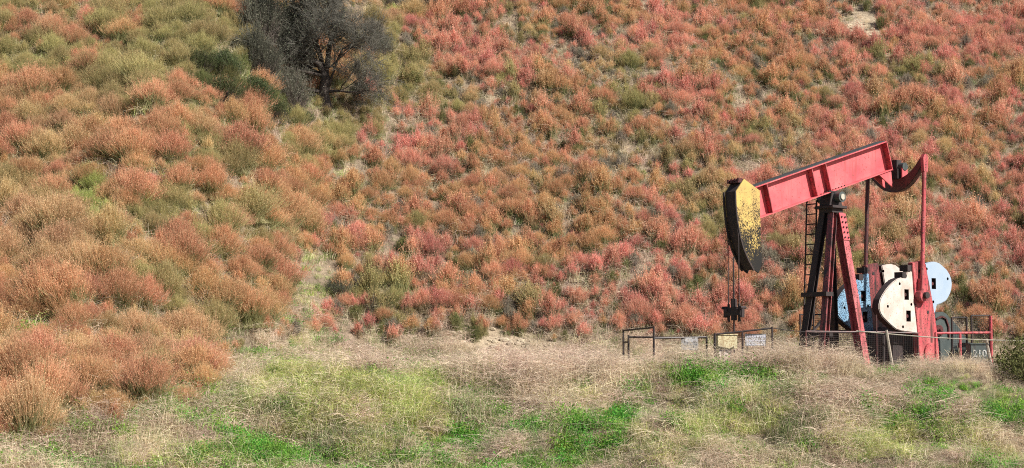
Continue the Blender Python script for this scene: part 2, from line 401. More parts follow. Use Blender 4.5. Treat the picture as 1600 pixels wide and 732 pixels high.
# left spur: big billowing mounds
X, Y, Z, PX, PY = grid_pts(-30, 2, 38.8, 92, .66, rng)
for x, y, z, px, py in zip(X, Y, Z, PX, PY):
    L = float(left_zone(px, py))
    if rng.uniform() > L or py > 700 - .22 * px + rng.normal(0, 14) or py < -70: continue
    if any(((px - a) / c) ** 2 + ((py - b) / d) ** 2 < 1 for a, b, c, d in NO): continue
    if ((px - 500) / 110) ** 2 + ((py - 90) / 95) ** 2 < 1 and rng.uniform() < .75: continue
    c = pick_colour(px, py, x, y, 1, rng)
    if ((px - 507) / 55) ** 2 + ((py - 178) / 34) ** 2 < 1 and rng.uniform() < .9: continue
    s = rng.choice([rng.uniform(.34, .62), rng.uniform(.5, .9), rng.uniform(.8, 1.12)], p=[.42, .44, .14]) * (1.05 if py > 120 else .85)
    if c in ('lime', 'green'): s *= .75
    plants.append((x, y, z, (c, 'mound'), int(rng.integers(3)), s, c, px, py))
# right face: smaller upright tufts
X, Y, Z, PX, PY = grid_pts(-14, 32, 51, 100, .45, rng)
for x, y, z, px, py in zip(X, Y, Z, PX, PY):
    L = float(left_zone(px, py))
    if rng.uniform() < L or py < -70: continue
    if py > 528 + rng.normal(0, 7): continue
    if any(((px - a) / c) ** 2 + ((py - b) / d) ** 2 < 1 for a, b, c, d in NO): continue
    if ((px - 500) / 105) ** 2 + ((py - 90) / 90) ** 2 < 1: continue
    if float(bare(x, y)) > .5 or rng.uniform() < .12 + .74 * sst(.44, .72, float(fbm(x / 1.5, y / 1.3, 131, 2))): continue
    c = pick_colour(px, py, x, y, 0, rng)
    form = 'tuft' if rng.uniform() < .7 else 'mound'
    s = (rng.uniform(.4, .9) if rng.uniform() < .6 else rng.uniform(.8, 1.45)) if form == 'tuft' else rng.uniform(.25, .72)
    if c == 'grey': s *= .8
    plants.append((x, y, z, (c, form), int(rng.integers(3)), s, c, px, py))

def prom(p): return (p[5] * (1.0 if p[3][1] == 'mound' else .55)) / p[1] * (1 if (-20 < p[7] < 1620 and 5 < p[8] < 620) else 0)
order = sorted(range(len(plants)), key=lambda i: -prom(plants[i]))
single = set(order[:296])

WORDS = {'rust': 'rust red', 'red': 'pinkish red', 'tan': 'tan orange', 'olive': 'olive', 'lime': 'yellow green', 'green': 'dark green', 'grey': 'grey dry'}
ROWS = [(70, 'along the top edge'), (140, 'level with the tree trunk'), (210, 'just below the bare tree'),
        (280, 'in the upper middle'), (350, 'at mid height'), (420, 'just below the middle'),
        (490, 'on the lower part'), (560, 'low down'), (2000, 'at the very foot')]
ORD = ['leftmost', 'second', 'third', 'fourth', 'fifth', 'sixth', 'seventh', 'eighth', 'ninth', 'tenth', 'eleventh', 'twelfth', 'thirteenth',
       'fourteenth', 'fifteenth', 'sixteenth', 'seventeenth', 'eighteenth', 'nineteenth', 'twentieth']
cells = {}
for i in single:
    p = plants[i]; row = next(t for lim, t in ROWS if p[8] < lim)
    row += ' of the left slope' if left_zone(p[7], p[8]) > .5 else ' of the right hillside'
    cells.setdefault((p[6], row), []).append(i)
for (c, row), ids in cells.items():
    ids.sort(key=lambda i: plants[i][7])
    for k, i in enumerate(ids):
        x, y, z, key, v, s, _, px, py = plants[i]
        o = bpy.data.objects.new('shrub', FORM[key][v]); COL.objects.link(o)
        o.location = (x, y, z - .03); o.rotation_euler = (rng.uniform(-.1, .15), rng.uniform(-.12, .12), rng.uniform(0, 6.28))
        o.scale = (s * rng.uniform(.85, 1.35), s * rng.uniform(.85, 1.2), s * rng.uniform(.8, 1.2))
        pos = 'the only one' if len(ids) == 1 else ('leftmost one' if k == 0 else ('rightmost one' if k == len(ids) - 1 else (ORD[k] if k < 20 else 'far') + ' from left'))
        tag(o, f'{WORDS[c]} shrub {row}, {pos}', 'shrub', 'shrubs covering the hillside')

def scatter(name, meshes, pts):
    """ONE object: a cloud of points on the terrain, geometry nodes put a plant mesh on each"""
    idx = {}; pc = bpy.data.collections.new(name + '_forms')
    for k, me in enumerate(meshes):
        o = bpy.data.objects.new('%s_form_%02d' % (name, k), me); pc.objects.link(o); idx[id(me)] = k
    n = len(pts); me = bpy.data.meshes.new(name); me.vertices.add(n)
    me.vertices.foreach_set('co', np.array([p[0] for p in pts], np.float32).ravel())
    a = me.attributes.new('pick', 'INT', 'POINT'); a.data.foreach_set('value', np.array([p[1] for p in pts], np.int32))
    a = me.attributes.new('turn', 'FLOAT_VECTOR', 'POINT'); a.data.foreach_set('vector', np.array([p[2] for p in pts], np.float32).ravel())
    a = me.attributes.new('size', 'FLOAT_VECTOR', 'POINT'); a.data.foreach_set('vector', np.array([p[3] for p in pts], np.float32).ravel())
    o = bpy.data.objects.new(name, me); COL.objects.link(o)
    g = bpy.data.node_groups.new(name, 'GeometryNodeTree')
    g.interface.new_socket('Geometry', in_out='INPUT', socket_type='NodeSocketGeometry')
    g.interface.new_socket('Geometry', in_out='OUTPUT', socket_type='NodeSocketGeometry')
    gi = g.nodes.new('NodeGroupInput'); go = g.nodes.new('NodeGroupOutput')
    ci = g.nodes.new('GeometryNodeCollectionInfo'); ci.inputs[0].default_value = pc; ci.inputs[1].default_value = True; ci.inputs[2].default_value = True
    ip = g.nodes.new('GeometryNodeInstanceOnPoints'); ip.inputs['Pick Instance'].default_value = True
    def na(nm, t):
        q = g.nodes.new('GeometryNodeInputNamedAttribute'); q.data_type = t; q.inputs[0].default_value = nm
        return q.outputs[0]
    g.links.new(gi.outputs[0], ip.inputs['Points']); g.links.new(ci.outputs[0], ip.inputs['Instance'])
    g.links.new(na('pick', 'INT'), ip.inputs['Instance Index']); g.links.new(na('turn', 'FLOAT_VECTOR'), ip.inputs['Rotation'])
    g.links.new(na('size', 'FLOAT_VECTOR'), ip.inputs['Scale']); g.links.new(ip.outputs[0], go.inputs[0])
    md = o.modifiers.new('scatter', 'NODES'); md.node_group = g
    return o

FL_MESHES = []; FL_IDX = {}
for c in COLS:
    for f in ('mound', 'tuft'):
        for v in range(len(FORM[c, f])): FL_IDX[(c, f), v] = len(FL_MESHES); FL_MESHES.append(FORM[c, f][v])
pts = []
for i, p in enumerate(plants):
    if i in single: continue
    pts.append(((p[0], p[1], p[2] - .03), FL_IDX[p[3], p[4]], (rng.uniform(-.1, .2), rng.uniform(-.12, .12), rng.uniform(0, 6.28)), (p[5], p[5], p[5] * rng.uniform(.85, 1.2))))
# small sprigs filling in between the larger plants
X, Y, Z, PX, PY = grid_pts(-30, 32, 40, 100, .37, rng)
for x, y, z, px, py in zip(X, Y, Z, PX, PY):
    L = float(left_zone(px, py)) > .5
    if py < -70 or py > (700 - .22 * px if L else 532) + rng.normal(0, 9) or rng.uniform() < (.3 if L else .35): continue
    if any(((px - a) / c) ** 2 + ((py - b) / d) ** 2 < 1 for a, b, c, d in NO): continue
    c = pick_colour(px, py, x, y, 1 if L else 0, rng)
    if not L and rng.uniform() < .18: c = 'green' if rng.uniform() < .5 else 'grey'
    s = rng.uniform(.3, .85)
    pts.append(((x, y, z - .02), FL_IDX[(c, 'tuft'), int(rng.integers(3))], (rng.uniform(-.2, .3), rng.uniform(-.2, .2), rng.uniform(0, 6.28)), (s, s, s)))
tag(scatter('shrub_cover', FL_MESHES, pts), 'dense cover of smaller rust, red and olive shrubs over the whole hillside', 'shrubs', kind='stuff')
print('plants', len(plants), 'cover', len(pts))

GM = []; GI = {}
for k in GR:
    for v in range(len(GR[k])): GI[k, v] = len(GM); GM.append(GR[k][v])
def gpt(x, y, z, kind, s, tilt=.2):
    return ((x, y, z), GI[kind, int(rng.integers(len(GR[kind])))], (rng.uniform(-tilt, tilt), rng.uniform(-tilt, tilt), rng.uniform(0, 6.28)), (s, s, s * rng.uniform(.8, 1.2)))

# hillside grass between the shrubs
pts = []
X, Y, Z, PX, PY = grid_pts(-30, 32, 42.5, 100, .34, rng)
for x, y, z, px, py in zip(X, Y, Z, PX, PY):
    if py < -70 or (y < 56 and x > -4.5) or left_zone(px, py) < .5 and y < 50 or y < 42: continue
    if float(bare(x, y)) > .45 and rng.uniform() < .82: continue
    g = ((px - 490) / 45) ** 2 + ((py - 450) / 45) ** 2
    u = rng.uniform()
    if g < 1.3: k = 'yelg' if u < .55 else ('green' if u < .80 else 'dull')
    elif px < 560 and py < 330: k = 'dull' if u < .45 else ('straw' if u < .6 else ('brown' if u < .8 else 'yelg'))
    else:
        nn = float(vnoise(x / 1.3, y / 1.3, 91))
        k = 'dull' if u < .20 + .45 * nn * nn else ('straw' if u < .48 else ('brown' if u < .84 else 'mauve'))
    pts.append(gpt(x, y, z, k, rng.uniform(.55, 1.15)))
tag(scatter('hill_grass', GM, pts), 'dry straw coloured grass growing between the shrubs on the hillside', 'grass', kind='stuff')
nh = len(pts)

# foreground bank and pad
GB = [(655, 588, 60, 34, 'green', .75), (655, 585, 75, 45, 'yelg', .8), (480, 615, 65, 60, 'yelg', 1.1), (400, 725, 80, 25, 'green', .6), (300, 725, 80, 20, 'yelg', .7), (722, 692, 30, 24, 'green', 1.1),
      (620, 650, 80, 50, 'yelg', .9), (560, 700, 80, 40, 'dull', .9), (640, 720, 60, 20, 'green', .6), (880, 710, 70, 22, 'green', .5), (975, 655, 34, 20, 'green', .8),
      (830, 665, 18, 12, 'green', .9), (900, 665, 16, 12, 'green', .9), (790, 650, 14, 10, 'green', .9), (860, 690, 40, 14, 'dull', .6), (930, 690, 22, 10, 'green', .7), (740, 650, 40, 24, 'dull', .8), (920, 605, 18, 10, 'green', .8), (1085, 597, 30, 10, 'green', 1.3), (1010, 592, 30, 8, 'green', .7), (1180, 598, 50, 10, 'green', .8), (1380, 588, 40, 9, 'green', 1.4),
      (1480, 608, 45, 18, 'green', 1.2), (1450, 640, 24, 18, 'green', 1.1), (1560, 650, 50, 22, 'green', 1.1), (1500, 670, 45, 25, 'yelg', .8),
      (1400, 663, 14, 12, 'green', 1.2), (1340, 640, 12, 10, 'green', .8), (1260, 700, 10, 8, 'green', .9), (1150, 660, 70, 25, 'yelg', .8), (1380, 700, 60, 30, 'yelg', .7), (1240, 665, 60, 20, 'dull', .8),
      (1060, 690, 60, 40, 'yelg', .6), (760, 610, 60, 30, 'dull', .6), (540, 600, 40, 30, 'yelg', .6), (1520, 715, 80, 20, 'yelg', .6), (1225, 610, 40, 25, 'dull', .9),
      (1330, 625, 60, 25, 'mat', .9), (1290, 660, 60, 30, 'mat', .7), (820, 640, 60, 25, 'mat', .7), (1400, 620, 40, 20, 'mat', .8), (700, 700, 40, 30, 'mat', .5), (800, 700, 40, 30, 'mat', .5),
      (90, 690, 110, 40, 'brown', .6), (1000, 630, 60, 20, 'mat', .7), (250, 690, 60, 30, 'straw', .7), (560, 560, 80, 30, 'mauve', .5), (30, 640, 60, 40, 'dull', .6)]
pts = []
X, Y, Z, PX, PY = grid_pts(-24, 26, 37.5, 57.5, .145, rng)
for x, y, z, px, py in zip(X, Y, Z, PX, PY):
    if py > 800: continue
    # left slope keeps its shrubs
    if py < 690 - .22 * px and left_zone(px, py) > .5 and rng.uniform() < .8: continue
    if 960 < px < 1230 and y > 46 and rng.uniform() < .3: continue
    if y > 47 and rng.uniform() < .35: continue
    if y > 47.2 and x > 7.6 and rng.uniform() < .55: continue
    if float(bare(x, y)) > .4 and rng.uniform() < .88: continue
    sc = {'mauve': .52, 'straw': .42, 'mat': .12, 'green': .16, 'yelg': .16, 'dull': .27, 'brown': .26}
    if y > 44.6 and x > -5: sc['mauve'] += .35; sc['mat'] -= .4
    else: sc['mat'] += .25; sc['dull'] += .12; sc['yelg'] += .08; sc['green'] += .22; sc['mauve'] -= .1
    for kk, (k, s) in enumerate((('green', 1.0), ('yelg', .9), ('dull', .8), ('brown', .7), ('mat', .6), ('straw', .7))):
        sc[k] += s * (float(vnoise(x / 1.1, y / .8, 300 + kk)) - .45) + 1.25 * s * (float(vnoise(x / .38, y / .34, 340 + kk)) - .5)
    for bx, by, rx, ry, c, s in GB:
        d = ((px - bx) / rx) ** 2 + ((py - by) / ry) ** 2
        if d < 4: sc[c] += (1.4 if c == 'green' else 1.15) * s * math.exp(-d)
    for c in sc: sc[c] += rng.normal(0, .27)
    k = max(sc, key=sc.get)
    s = rng.uniform(.5, 1.15) * (.5 + 1.15 * float(vnoise(x / .7, y / .55, 390)))
    if px < 760 and k in ('yelg', 'green', 'dull', 'straw') and 560 < py: s *= 1.35
    if k == 'green' and rng.uniform() < .35: k = 'herb'
    if float(vnoise(x / .45, y / .4, 395)) < .18 and y < 44.5: k = 'mat'; s *= .7
    if 44.2 < y < 46.6 and k in ('mauve', 'straw'): s *= 1.1 + .4 * float(vnoise(x / 1.3, y, 401))
    elif y < 43.8 and k in ('mauve', 'straw'): s *= .75
    if px > 1250 and y > 43.8: s = min(s, 1.05 if px < 1460 else .6) * (.82 if k in ('mauve', 'straw') else .8)
    if k == 'mat': s *= .8
    if y > 47: s *= .8
    if 1040 < px < 1270 and 43.2 < y < 46 and k != 'green': s *= 1.25
    if 960 < px < 1230 and 45 < y < 46.6 and k in ('mauve', 'straw'): s = min(s * 1.2, 1.05)
    s = min(s, 1.12 if k in ('mauve', 'straw', 'mat') else 1.3)
    if 1050 < px < 1215 and y > 45: s = min(s, .90)
    if 950 < px < 1050 and y > 44.5: s = min(s, .72)
    if 44 < y < 45.6 and -5 < x and not 950 < px < 1215 and px < 1330 and k in ('mauve', 'straw'): s = min(1.2, s * 1.25)
    pts.append(gpt(x, y, z, k, s, .28))
tag(scatter('bank_grass', GM, pts), 'dry mauve straw and fresh green grass on the bank in front of the pumpjack', 'grass', kind='stuff')
print('grass', nh, len(pts))

# ------------------------------------------------------------------ single bushes, rocks
LEAFM = [mound(541 + k, 1.0, .85, 1500, 2, .026, [TWG, plant_mat('dark_green_sprays', (.085, .11, .05), (.06, .08, .035), (.17, .18, .09))], upright=.4) for k in range(2)]
LIMEM = [mound(512, 1.0, .85, 1200, 2, .026, [TWO, FL['lime']], upright=.5)]
OLIVEM = [leafy(521, 1.0, .95, 5200, .045, [TWO, plant_mat('leaf_olive_dark', (.13, .15, .055), (.09, .10, .04), (.24, .23, .10))], clumps=26)]
GREYM = [mound(531 + k, 1.0, 1.0, 1500, 1, .025, [TWG, plant_mat('grey_twig_tips', (.13, .135, .10), (.09, .095, .07), (.21, .20, .16))], upright=.3) for k in range(2)]  # tips darkened to put the tree shadow into their colour
def bush(px, py, s, me, label, name='bush', hz=1.0, cat='bush', off=(0, 0)):
    p = hit(px, py); o = bpy.data.objects.new(name, me); COL.objects.link(o)
    x, y = p[0] + off[0], p[1] + off[1]
    o.location = (x, y, float(terrain(x, y)) - .05); o.rotation_euler = (0, 0, rng.uniform(0, 6.28)); o.scale = (s, s, s * hz)
    return tag(o, label, cat)
bush(1597, 592, .85, OLIVEM[0], 'dark olive bush at the right edge beside the end of the wire', hz=1.25)
bush(425, 190, .85, LEAFM[0], 'dark green bush at the foot of the bare tree, on its lower left')
bush(350, 125, .95, LEAFM[1], 'added dark green bush for the shade left of the bare tree')  # this and the next four: dark bushes added to deepen the tree shade
bush(345, 165, .95, LEAFM[0], 'added dark green bush for the shade just above the red shrubs left of the tree')
bush(470, 195, .7, LEAFM[1], 'added dark green bush for tree shade directly below the trunk base of the bare tree', hz=.8)
bush(392, 168, 1.0, LEAFM[0], 'added dark green bush for tree shade beside the grey twiggy shrubs')
bush(310, 118, .8, LEAFM[1], 'added dark green bush for tree shade at the left end of the patch')
bush(148, 360, .55, LIMEM[0], 'bright yellow green bush alone among tan shrubs on the left slope')
bush(555, 90, .55, LEAFM[1], 'dark leafy bush behind the bare tree, just right of its trunk')
bush(615, 30, .6, LIMEM[0], 'light green bush near the top edge right of the bare tree')
bush(640, 130, .75, OLIVEM[0], 'rounded olive bush on the bank right of the bare tree')
bush(1583, 140, .35, LEAFM[0], 'small blue green bush high on the right of the hillside')
for a, b, s, h, l in [(405, 75, 1.25, 1.5, 'grey twiggy shrub uppermost left of the bare tree'), (405, 130, 1.15, 1.4, 'grey twiggy shrub halfway down left of the tree trunk'),
                      (455, 178, 1.0, 1.3, 'grey twiggy shrub at the base of the tree trunk on its left'), (660, 25, 1.1, 1, 'grey twiggy shrub near the top edge right of the bare tree'),
                      (560, 155, .6, 1, 'low grey twiggy shrub just right of the tree trunk'), (455, 110, 1.25, 1.5, 'grey twiggy shrub directly behind the bare tree'),
                      (530, 462, .6, .9, 'mauve grey dry shrub in the gully beside pale green grass'), (590, 90, .9, 1, 'grey twiggy shrub under the right limbs of the tree')]:
    bush(a, b, s, GREYM[rng.integers(2)], l, name='grey_shrub', cat='shrub', hz=h)
p = hit(1480, 575)
dry = grass(601, 300, 1.05, .75, 1.2, .018, [STRAW, TWG], .35, mix=.4)
for x, y, s, l in [(12.0, 47.9, 1.0, 'arching pale dry brush under the red crank of the pumpjack'), (12.75, 48.0, .95, 'arching grey dry brush in front of the red guard rail')]:
    o = bpy.data.objects.new('dry_brush', dry); COL.objects.link(o); o.location = (x, y, float(terrain(x, y))); o.scale = (s, s, s)
    o.rotation_euler = (0, 0, x); tag(o, l, 'brush')

M_ROCK = paint_mat('pale_rock', (.46, .39, .28), (.34, .28, .20), (.2, .15, .1), wear=.6, rough=.9, scale=3, streak=False)
bm = bmesh.new()
for bx, by, br in BARE:
    for k in range(int(26 * br)):
        x = bx + rng.normal(0, br * .6); y = by + rng.normal(0, br * .45); r = rng.uniform(.03, .13)
        g = bmesh.ops.create_icosphere(bm, subdivisions=1, radius=r)
        for vv in g['verts']: vv.co = Vector((vv.co.x * 1.3, vv.co.y, vv.co.z * .7)) * rng.uniform(.75, 1.2) + Vector((x, y, float(terrain(x, y)) + r * .15))
me = bpy.data.meshes.new('loose_rock'); bm.to_mesh(me); bm.free(); me.materials.append(M_ROCK)
o = bpy.data.objects.new('loose_rock', me); COL.objects.link(o); tag(o, 'crumbled pale stones lying on the bare soil patches', 'rocks', kind='stuff')

# ------------------------------------------------------------------ bare tree
def tube_bm(bm, pts, r0, r1, sides=6):
    pts = [Vector(p) for p in pts]; rings = []
    for i, p in enumerate(pts):
        t = (pts[min(i + 1, len(pts) - 1)] - pts[max(i - 1, 0)]).normalized()
        a = t.orthogonal().normalized(); b = t.cross(a); r = r0 + (r1 - r0) * i / (len(pts) - 1)
        if i == 0: ref = a
        a = (ref - t * ref.dot(t)).normalized(); b = t.cross(a); ref = a
        rings.append([bm.verts.new(p + (a * math.cos(2 * math.pi * k / sides) + b * math.sin(2 * math.pi * k / sides)) * r) for k in range(sides)])
    for i in range(len(rings) - 1):
        for k in range(sides): bm.faces.new((rings[i][k], rings[i][(k + 1) % sides], rings[i + 1][(k + 1) % sides], rings[i + 1][k]))
    bm.faces.new(rings[0][::-1]); bm.faces.new(rings[-1])

def finish(name, bm, m, parent=None, smooth=False, bevel=0):
    bmesh.ops.recalc_face_normals(bm, faces=bm.faces)
    if bevel: bmesh.ops.bevel(bm, geom=[e for e in bm.edges if len(e.link_faces) == 2 and e.calc_face_angle(0) > .5], offset=bevel, segments=2, affect='EDGES', clamp_overlap=True)
    me = bpy.data.meshes.new(name); bm.to_mesh(me); bm.free()
    me.materials.append(m)
    if smooth: me.polygons.foreach_set('use_smooth', np.ones(len(me.polygons), bool))
    o = bpy.data.objects.new(name, me); COL.objects.link(o)
    if parent: o.parent = parent
    return o

def empty(name, loc, rz=0):
    o = bpy.data.objects.new(name, None); COL.objects.link(o); o.location = loc; o.rotation_euler = (0, 0, rz)
    o.empty_display_size = .3; return o

def make_tree(px, py):
    R = random.Random(5); base = hit(px, py); t = empty('bare_tree', base)
    tag(t, 'dark leafless tree with a thick forked trunk standing in the gully', 'tree')
    bark = paint_mat('bark', (.06, .048, .042), (.10, .08, .07), (.03, .025, .02), wear=.5, rough=.95, scale=6)
    bm = bmesh.new(); twigs = []
    def grow(p, d, L, r, depth, lean=0.0):
        n = 5; pts = [p]
        for i in range(n):
            d = (d + Vector((R.gauss(-lean * .06, .19), R.gauss(0, .19), R.gauss(-.02 if lean else .03, .13)))).normalized()
            p = p + d * L / n; pts.append(p)
        if depth <= 2: tube_bm(bm, pts, r, r * .6, 7 if depth < 2 else 5)
        elif depth == 3: tube_bm(bm, pts, max(r, .012), max(r * .5, .007), 4)
        else: twigs.append(pts)
        if depth >= 6: return
        k = 4 if depth < 3 else 5
        for j in range(k):
            i = R.randint(1, n); a = R.uniform(.4, 1.15)
            side = Vector((R.gauss(-.2 * lean, 1), R.gauss(0, 1), R.gauss(0, .8))).normalized()
            nd = (d * math.cos(a) + side * math.sin(a)).normalized()
            grow(pts[i], nd, L * R.uniform(.58, .84), r * .55, depth + 1, lean)
    tube_bm(bm, [(0, 0, -.3), (.02, 0, .1), (-.05, .02, .5), (.03, 0, .95), (-.02, 0, 1.25)], .27, .17, 9)
    for d, L, r, ln in [((-.25, 0, 1), 2.3, .14, .4), ((.38, -.1, 1), 2.3, .12, 0), ((.05, .3, 1), 2.1, .10, 0), ((-.95, -.25, .75), 2.2, .085, 1), ((-1, .25, .42), 2.3, .08, 1.2), ((-.8, -.4, .2), 1.9, .07, 1.4)]:
        grow(Vector((0, 0, 1.1)), Vector(d).normalized(), L, r, 1, ln)
    for d, L, ln in [((1, -.3, .15), 1.5, 0), ((-1, -.3, .25), 1.9, 1.2), ((-1, -.5, .05), 1.6, 1), ((1, -.2, .7), 1.7, 0)]: grow(Vector((0, 0, .55)), Vector(d).normalized(), L, .055, 2, ln)
    finish('trunk', bm, bark, t, smooth=True)
    rr = np.random.default_rng(9)
    P = np.array([[list(q) for q in tw] for tw in twigs]); print('twigs', len(P))
    P[..., 2] = np.maximum(P[..., 2], .02)
    Q = strip_quads(P, .012, .005, rr); Q2 = strip_quads(P + rr.normal(0, .05, (len(P), 1, 3)), .012, .005, rr); Q3 = strip_quads(P + rr.normal(0, .09, (len(P), 1, 3)), .012, .005, rr)
    tips = P[:, 2:].reshape(-1, 3)
    keep = rr.uniform(size=len(tips)) < np.clip(.22 + .30 * (-tips[:, 0] - .1), .10, .8); tips = tips[keep]
    lf = speck_quads(tips + rr.normal(0, .06, tips.shape), .04, rr, 1.5)
    mats = [plant_mat('tree_twig', (.115, .11, .095), (.17, .16, .14)), plant_mat('tree_leaf', (.14, .155, .11), (.10, .115, .085), (.20, .20, .15))]
    me = quads_mesh('crown', [(Q, 0), (Q2, 0), (Q3, 0), (lf, 1)], mats)
    o = bpy.data.objects.new('crown', me); COL.objects.link(o); o.parent = t
    t.scale = (1.02, 1.1, 1.1)
make_tree(507, 168)

# ------------------------------------------------------------------ pumpjack
TH = math.radians(38); P0 = np.array([9.09, 50.0, 0.0])
U = np.array([math.cos(TH), math.sin(TH), 0]); V = np.array([math.sin(TH), -math.cos(TH), 0])
def sz(px, py, wv):
    """photo pixel -> (s, z) on the vertical plane at offset wv of the pumpjack"""
    d = ray(px, py); k = (wv - (CAM - P0) @ V) / (d @ V); P = CAM + k * d
    return float((P - P0) @ U), float(P[2])
PINK = paint_mat('faded_red_paint', (.56, .072, .09), (.60, .14, .145), (.26, .06, .06), wear=.61, dirtiness=.55, rough=.6, scale=1.6)
RED = paint_mat('red_paint', (.42, .04, .06), (.50, .12, .12), (.09, .028, .025), wear=.56, dirtiness=.46, rough=.65)
LEGPINK = paint_mat('grimy_pink_paint', (.46, .085, .10), (.55, .16, .17), (.12, .035, .03), wear=.54, dirtiness=.47, rough=.65)
BROWNRED = paint_mat('oily_shaded_red_paint', (.065, .016, .016), (.13, .028, .028), (.025, .015, .015), wear=.52, dirtiness=.5, rough=.5)  # also carries painted shade on the equalizer
LEGRED = paint_mat('dirty_shaded_red_paint', (.34, .07, .075), (.14, .03, .03), (.02, .015, .015), wear=.54, dirtiness=.42, rough=.5)  # also carries painted shade on the near front leg and far crank
DARKM = paint_mat('oily_shaded_dark_steel', (.020, .015, .015), (.045, .028, .028), (.010, .008, .008), wear=.6, rough=.75, scale=4)  # also carries painted shade on the far legs and weight rims
GREYM2 = paint_mat('dark_grey_green_paint', (.04, .055, .055), (.07, .085, .082), (.03, .03, .03), wear=.6, rough=.55)
WHITE = paint_mat('cream_white_paint', (.56, .51, .47), (.46, .36, .31), (.36, .20, .13), wear=.62, dirtiness=.62, rough=.5, scale=3)
PALE = paint_mat('pale_blue_white_paint', (.32, .40, .50), (.28, .37, .48), (.25, .28, .3), wear=.68, dirtiness=.8, rough=.5, scale=3)
BLUE = paint_mat('chipped_blue_paint', (.12, .26, .42), (.26, .42, .55), (.02, .035, .06), wear=.50, dirtiness=.62, rough=.55, scale=3)
YELLOWBOX = paint_mat('cream_yellow_paint', (.52, .47, .28), (.44, .40, .27), (.3, .22, .12), wear=.5)
WOOD = paint_mat('weathered_wood', (.38, .33, .27), (.26, .22, .18), (.1, .08, .06), wear=.6, rough=.9)
BLACKM = paint_mat('black_rail_paint', (.018, .015, .015), (.035, .02, .02), (.06, .025, .02), wear=.6)
GALV = paint_mat('bleached_cable', (.50, .46, .38), (.38, .36, .30), (.2, .16, .12), wear=.6)
def head_build(n, out):
    tc = N(n, 'ShaderNodeTexCoord'); p = N(n, 'ShaderNodeBsdfPrincipled'); p.inputs['Roughness'].default_value = .8; p.inputs['Specular IOR Level'].default_value = .2
    ns = N(n, 'ShaderNodeTexNoise'); ns.inputs['Scale'].default_value = 24; ns.inputs['Detail'].default_value = 5; ns.inputs['Roughness'].default_value = .8
    n2 = N(n, 'ShaderNodeTexNoise'); n2.inputs['Scale'].default_value = 2.2; n2.inputs['Detail'].default_value = 3
    mp = N(n, 'ShaderNodeMapping'); mp.inputs['Scale'].default_value = (1.2, 1, .9)
    n.links.new(tc.outputs['Object'], mp.inputs[0]); n.links.new(mp.outputs[0], ns.inputs['Vector']); n.links.new(tc.outputs['Object'], n2.inputs['Vector'])
    sx = N(n, 'ShaderNodeSeparateXYZ'); n.links.new(tc.outputs['Object'], sx.inputs[0])
    # tar splashed on the lower part of the head: speckles that thicken downwards (a real stain with a height)
    h = n.nodes.new('ShaderNodeMapRange'); h.inputs[1].default_value = 5.5; h.inputs[2].default_value = 3.0; h.inputs[3].default_value = -.16; h.inputs[4].default_value = .145
    n.links.new(sx.outputs[2], h.inputs[0])
    a = N(n, 'ShaderNodeMath', operation='ADD'); n.links.new(ns.outputs[0], a.inputs[0]); n.links.new(h.outputs[0], a.inputs[1])
    b = N(n, 'ShaderNodeMath', operation='MULTIPLY_ADD'); b.inputs[1].default_value = .35; n.links.new(n2.outputs[0], b.inputs[0]); n.links.new(a.outputs[0], b.inputs[2])
    c = mixc(n, ramp(n, n2.outputs[0], .4, .6), (.52, .37, .12), (.42, .29, .11))
    c = mixc(n, ramp(n, b.outputs[0], .645, .70), c, (.018, .017, .016))
    n.links.new(c, p.inputs['Base Color']); n.links.new(p.outputs[0], out.inputs[0])
HEADM = mat('yellow_paint_with_tar', head_build)

PJ = empty('pumpjack', P0, TH)
tag(PJ, 'red pumpjack with yellow horsehead and pale counterweights at the foot of the hill', 'pumpjack')

def plate(outline, w0, w1, bm=None, ref=None):
    """outline in photo px traced on the side plane `ref`, given its real thickness from w0 to w1 (local y = -w)"""
    bm = bm or bmesh.new(); wr = w1 if ref is None else ref
    o = [sz(a, b, wr) for a, b in outline]
    return slab(o, w0, w1, bm)
def slab(o, w0, w1, bm=None):
    bm = bm or bmesh.new()
    A = [bm.verts.new((s, -w1, z)) for s, z in o]; B = [bm.verts.new((s, -w0, z)) for s, z in o]
    bm.faces.new(A); bm.faces.new(B[::-1]); n = len(o)
    for i in range(n): bm.faces.new((A[i], B[i], B[(i + 1) % n], A[(i + 1) % n]))
    return bm
def box(bm, c, d, M=None):
    g = bmesh.ops.create_cube(bm, size=1); M = M or Matrix.Identity(4)
    for v in g['verts']: v.co = M @ Vector((c[0] + v.co.x * d[0], c[1] + v.co.y * d[1], c[2] + v.co.z * d[2]))
    return g['verts']
def cyl(bm, a, b, r, sides=12, r2=None):
    tube_bm(bm, [a, b], r, r if r2 is None else r2, sides)
def beam_between(bm, a, b, wx, wy):
    """square section leg from a to b with vertical-faced section wx (along u) by wy (along v)"""
    a, b = Vector(a), Vector(b); q = []
    for p in (a, b):
        q.append([bm.verts.new(p + Vector((sx * wx / 2, sy * wy / 2, 0))) for sx, sy in ((-1, -1), (1, -1), (1, 1), (-1, 1))])
    bm.faces.new(q[0][::-1]); bm.faces.new(q[1])
    for k in range(4): bm.faces.new((q[0][k], q[0][(k + 1) % 4], q[1][(k + 1) % 4], q[1][k]))
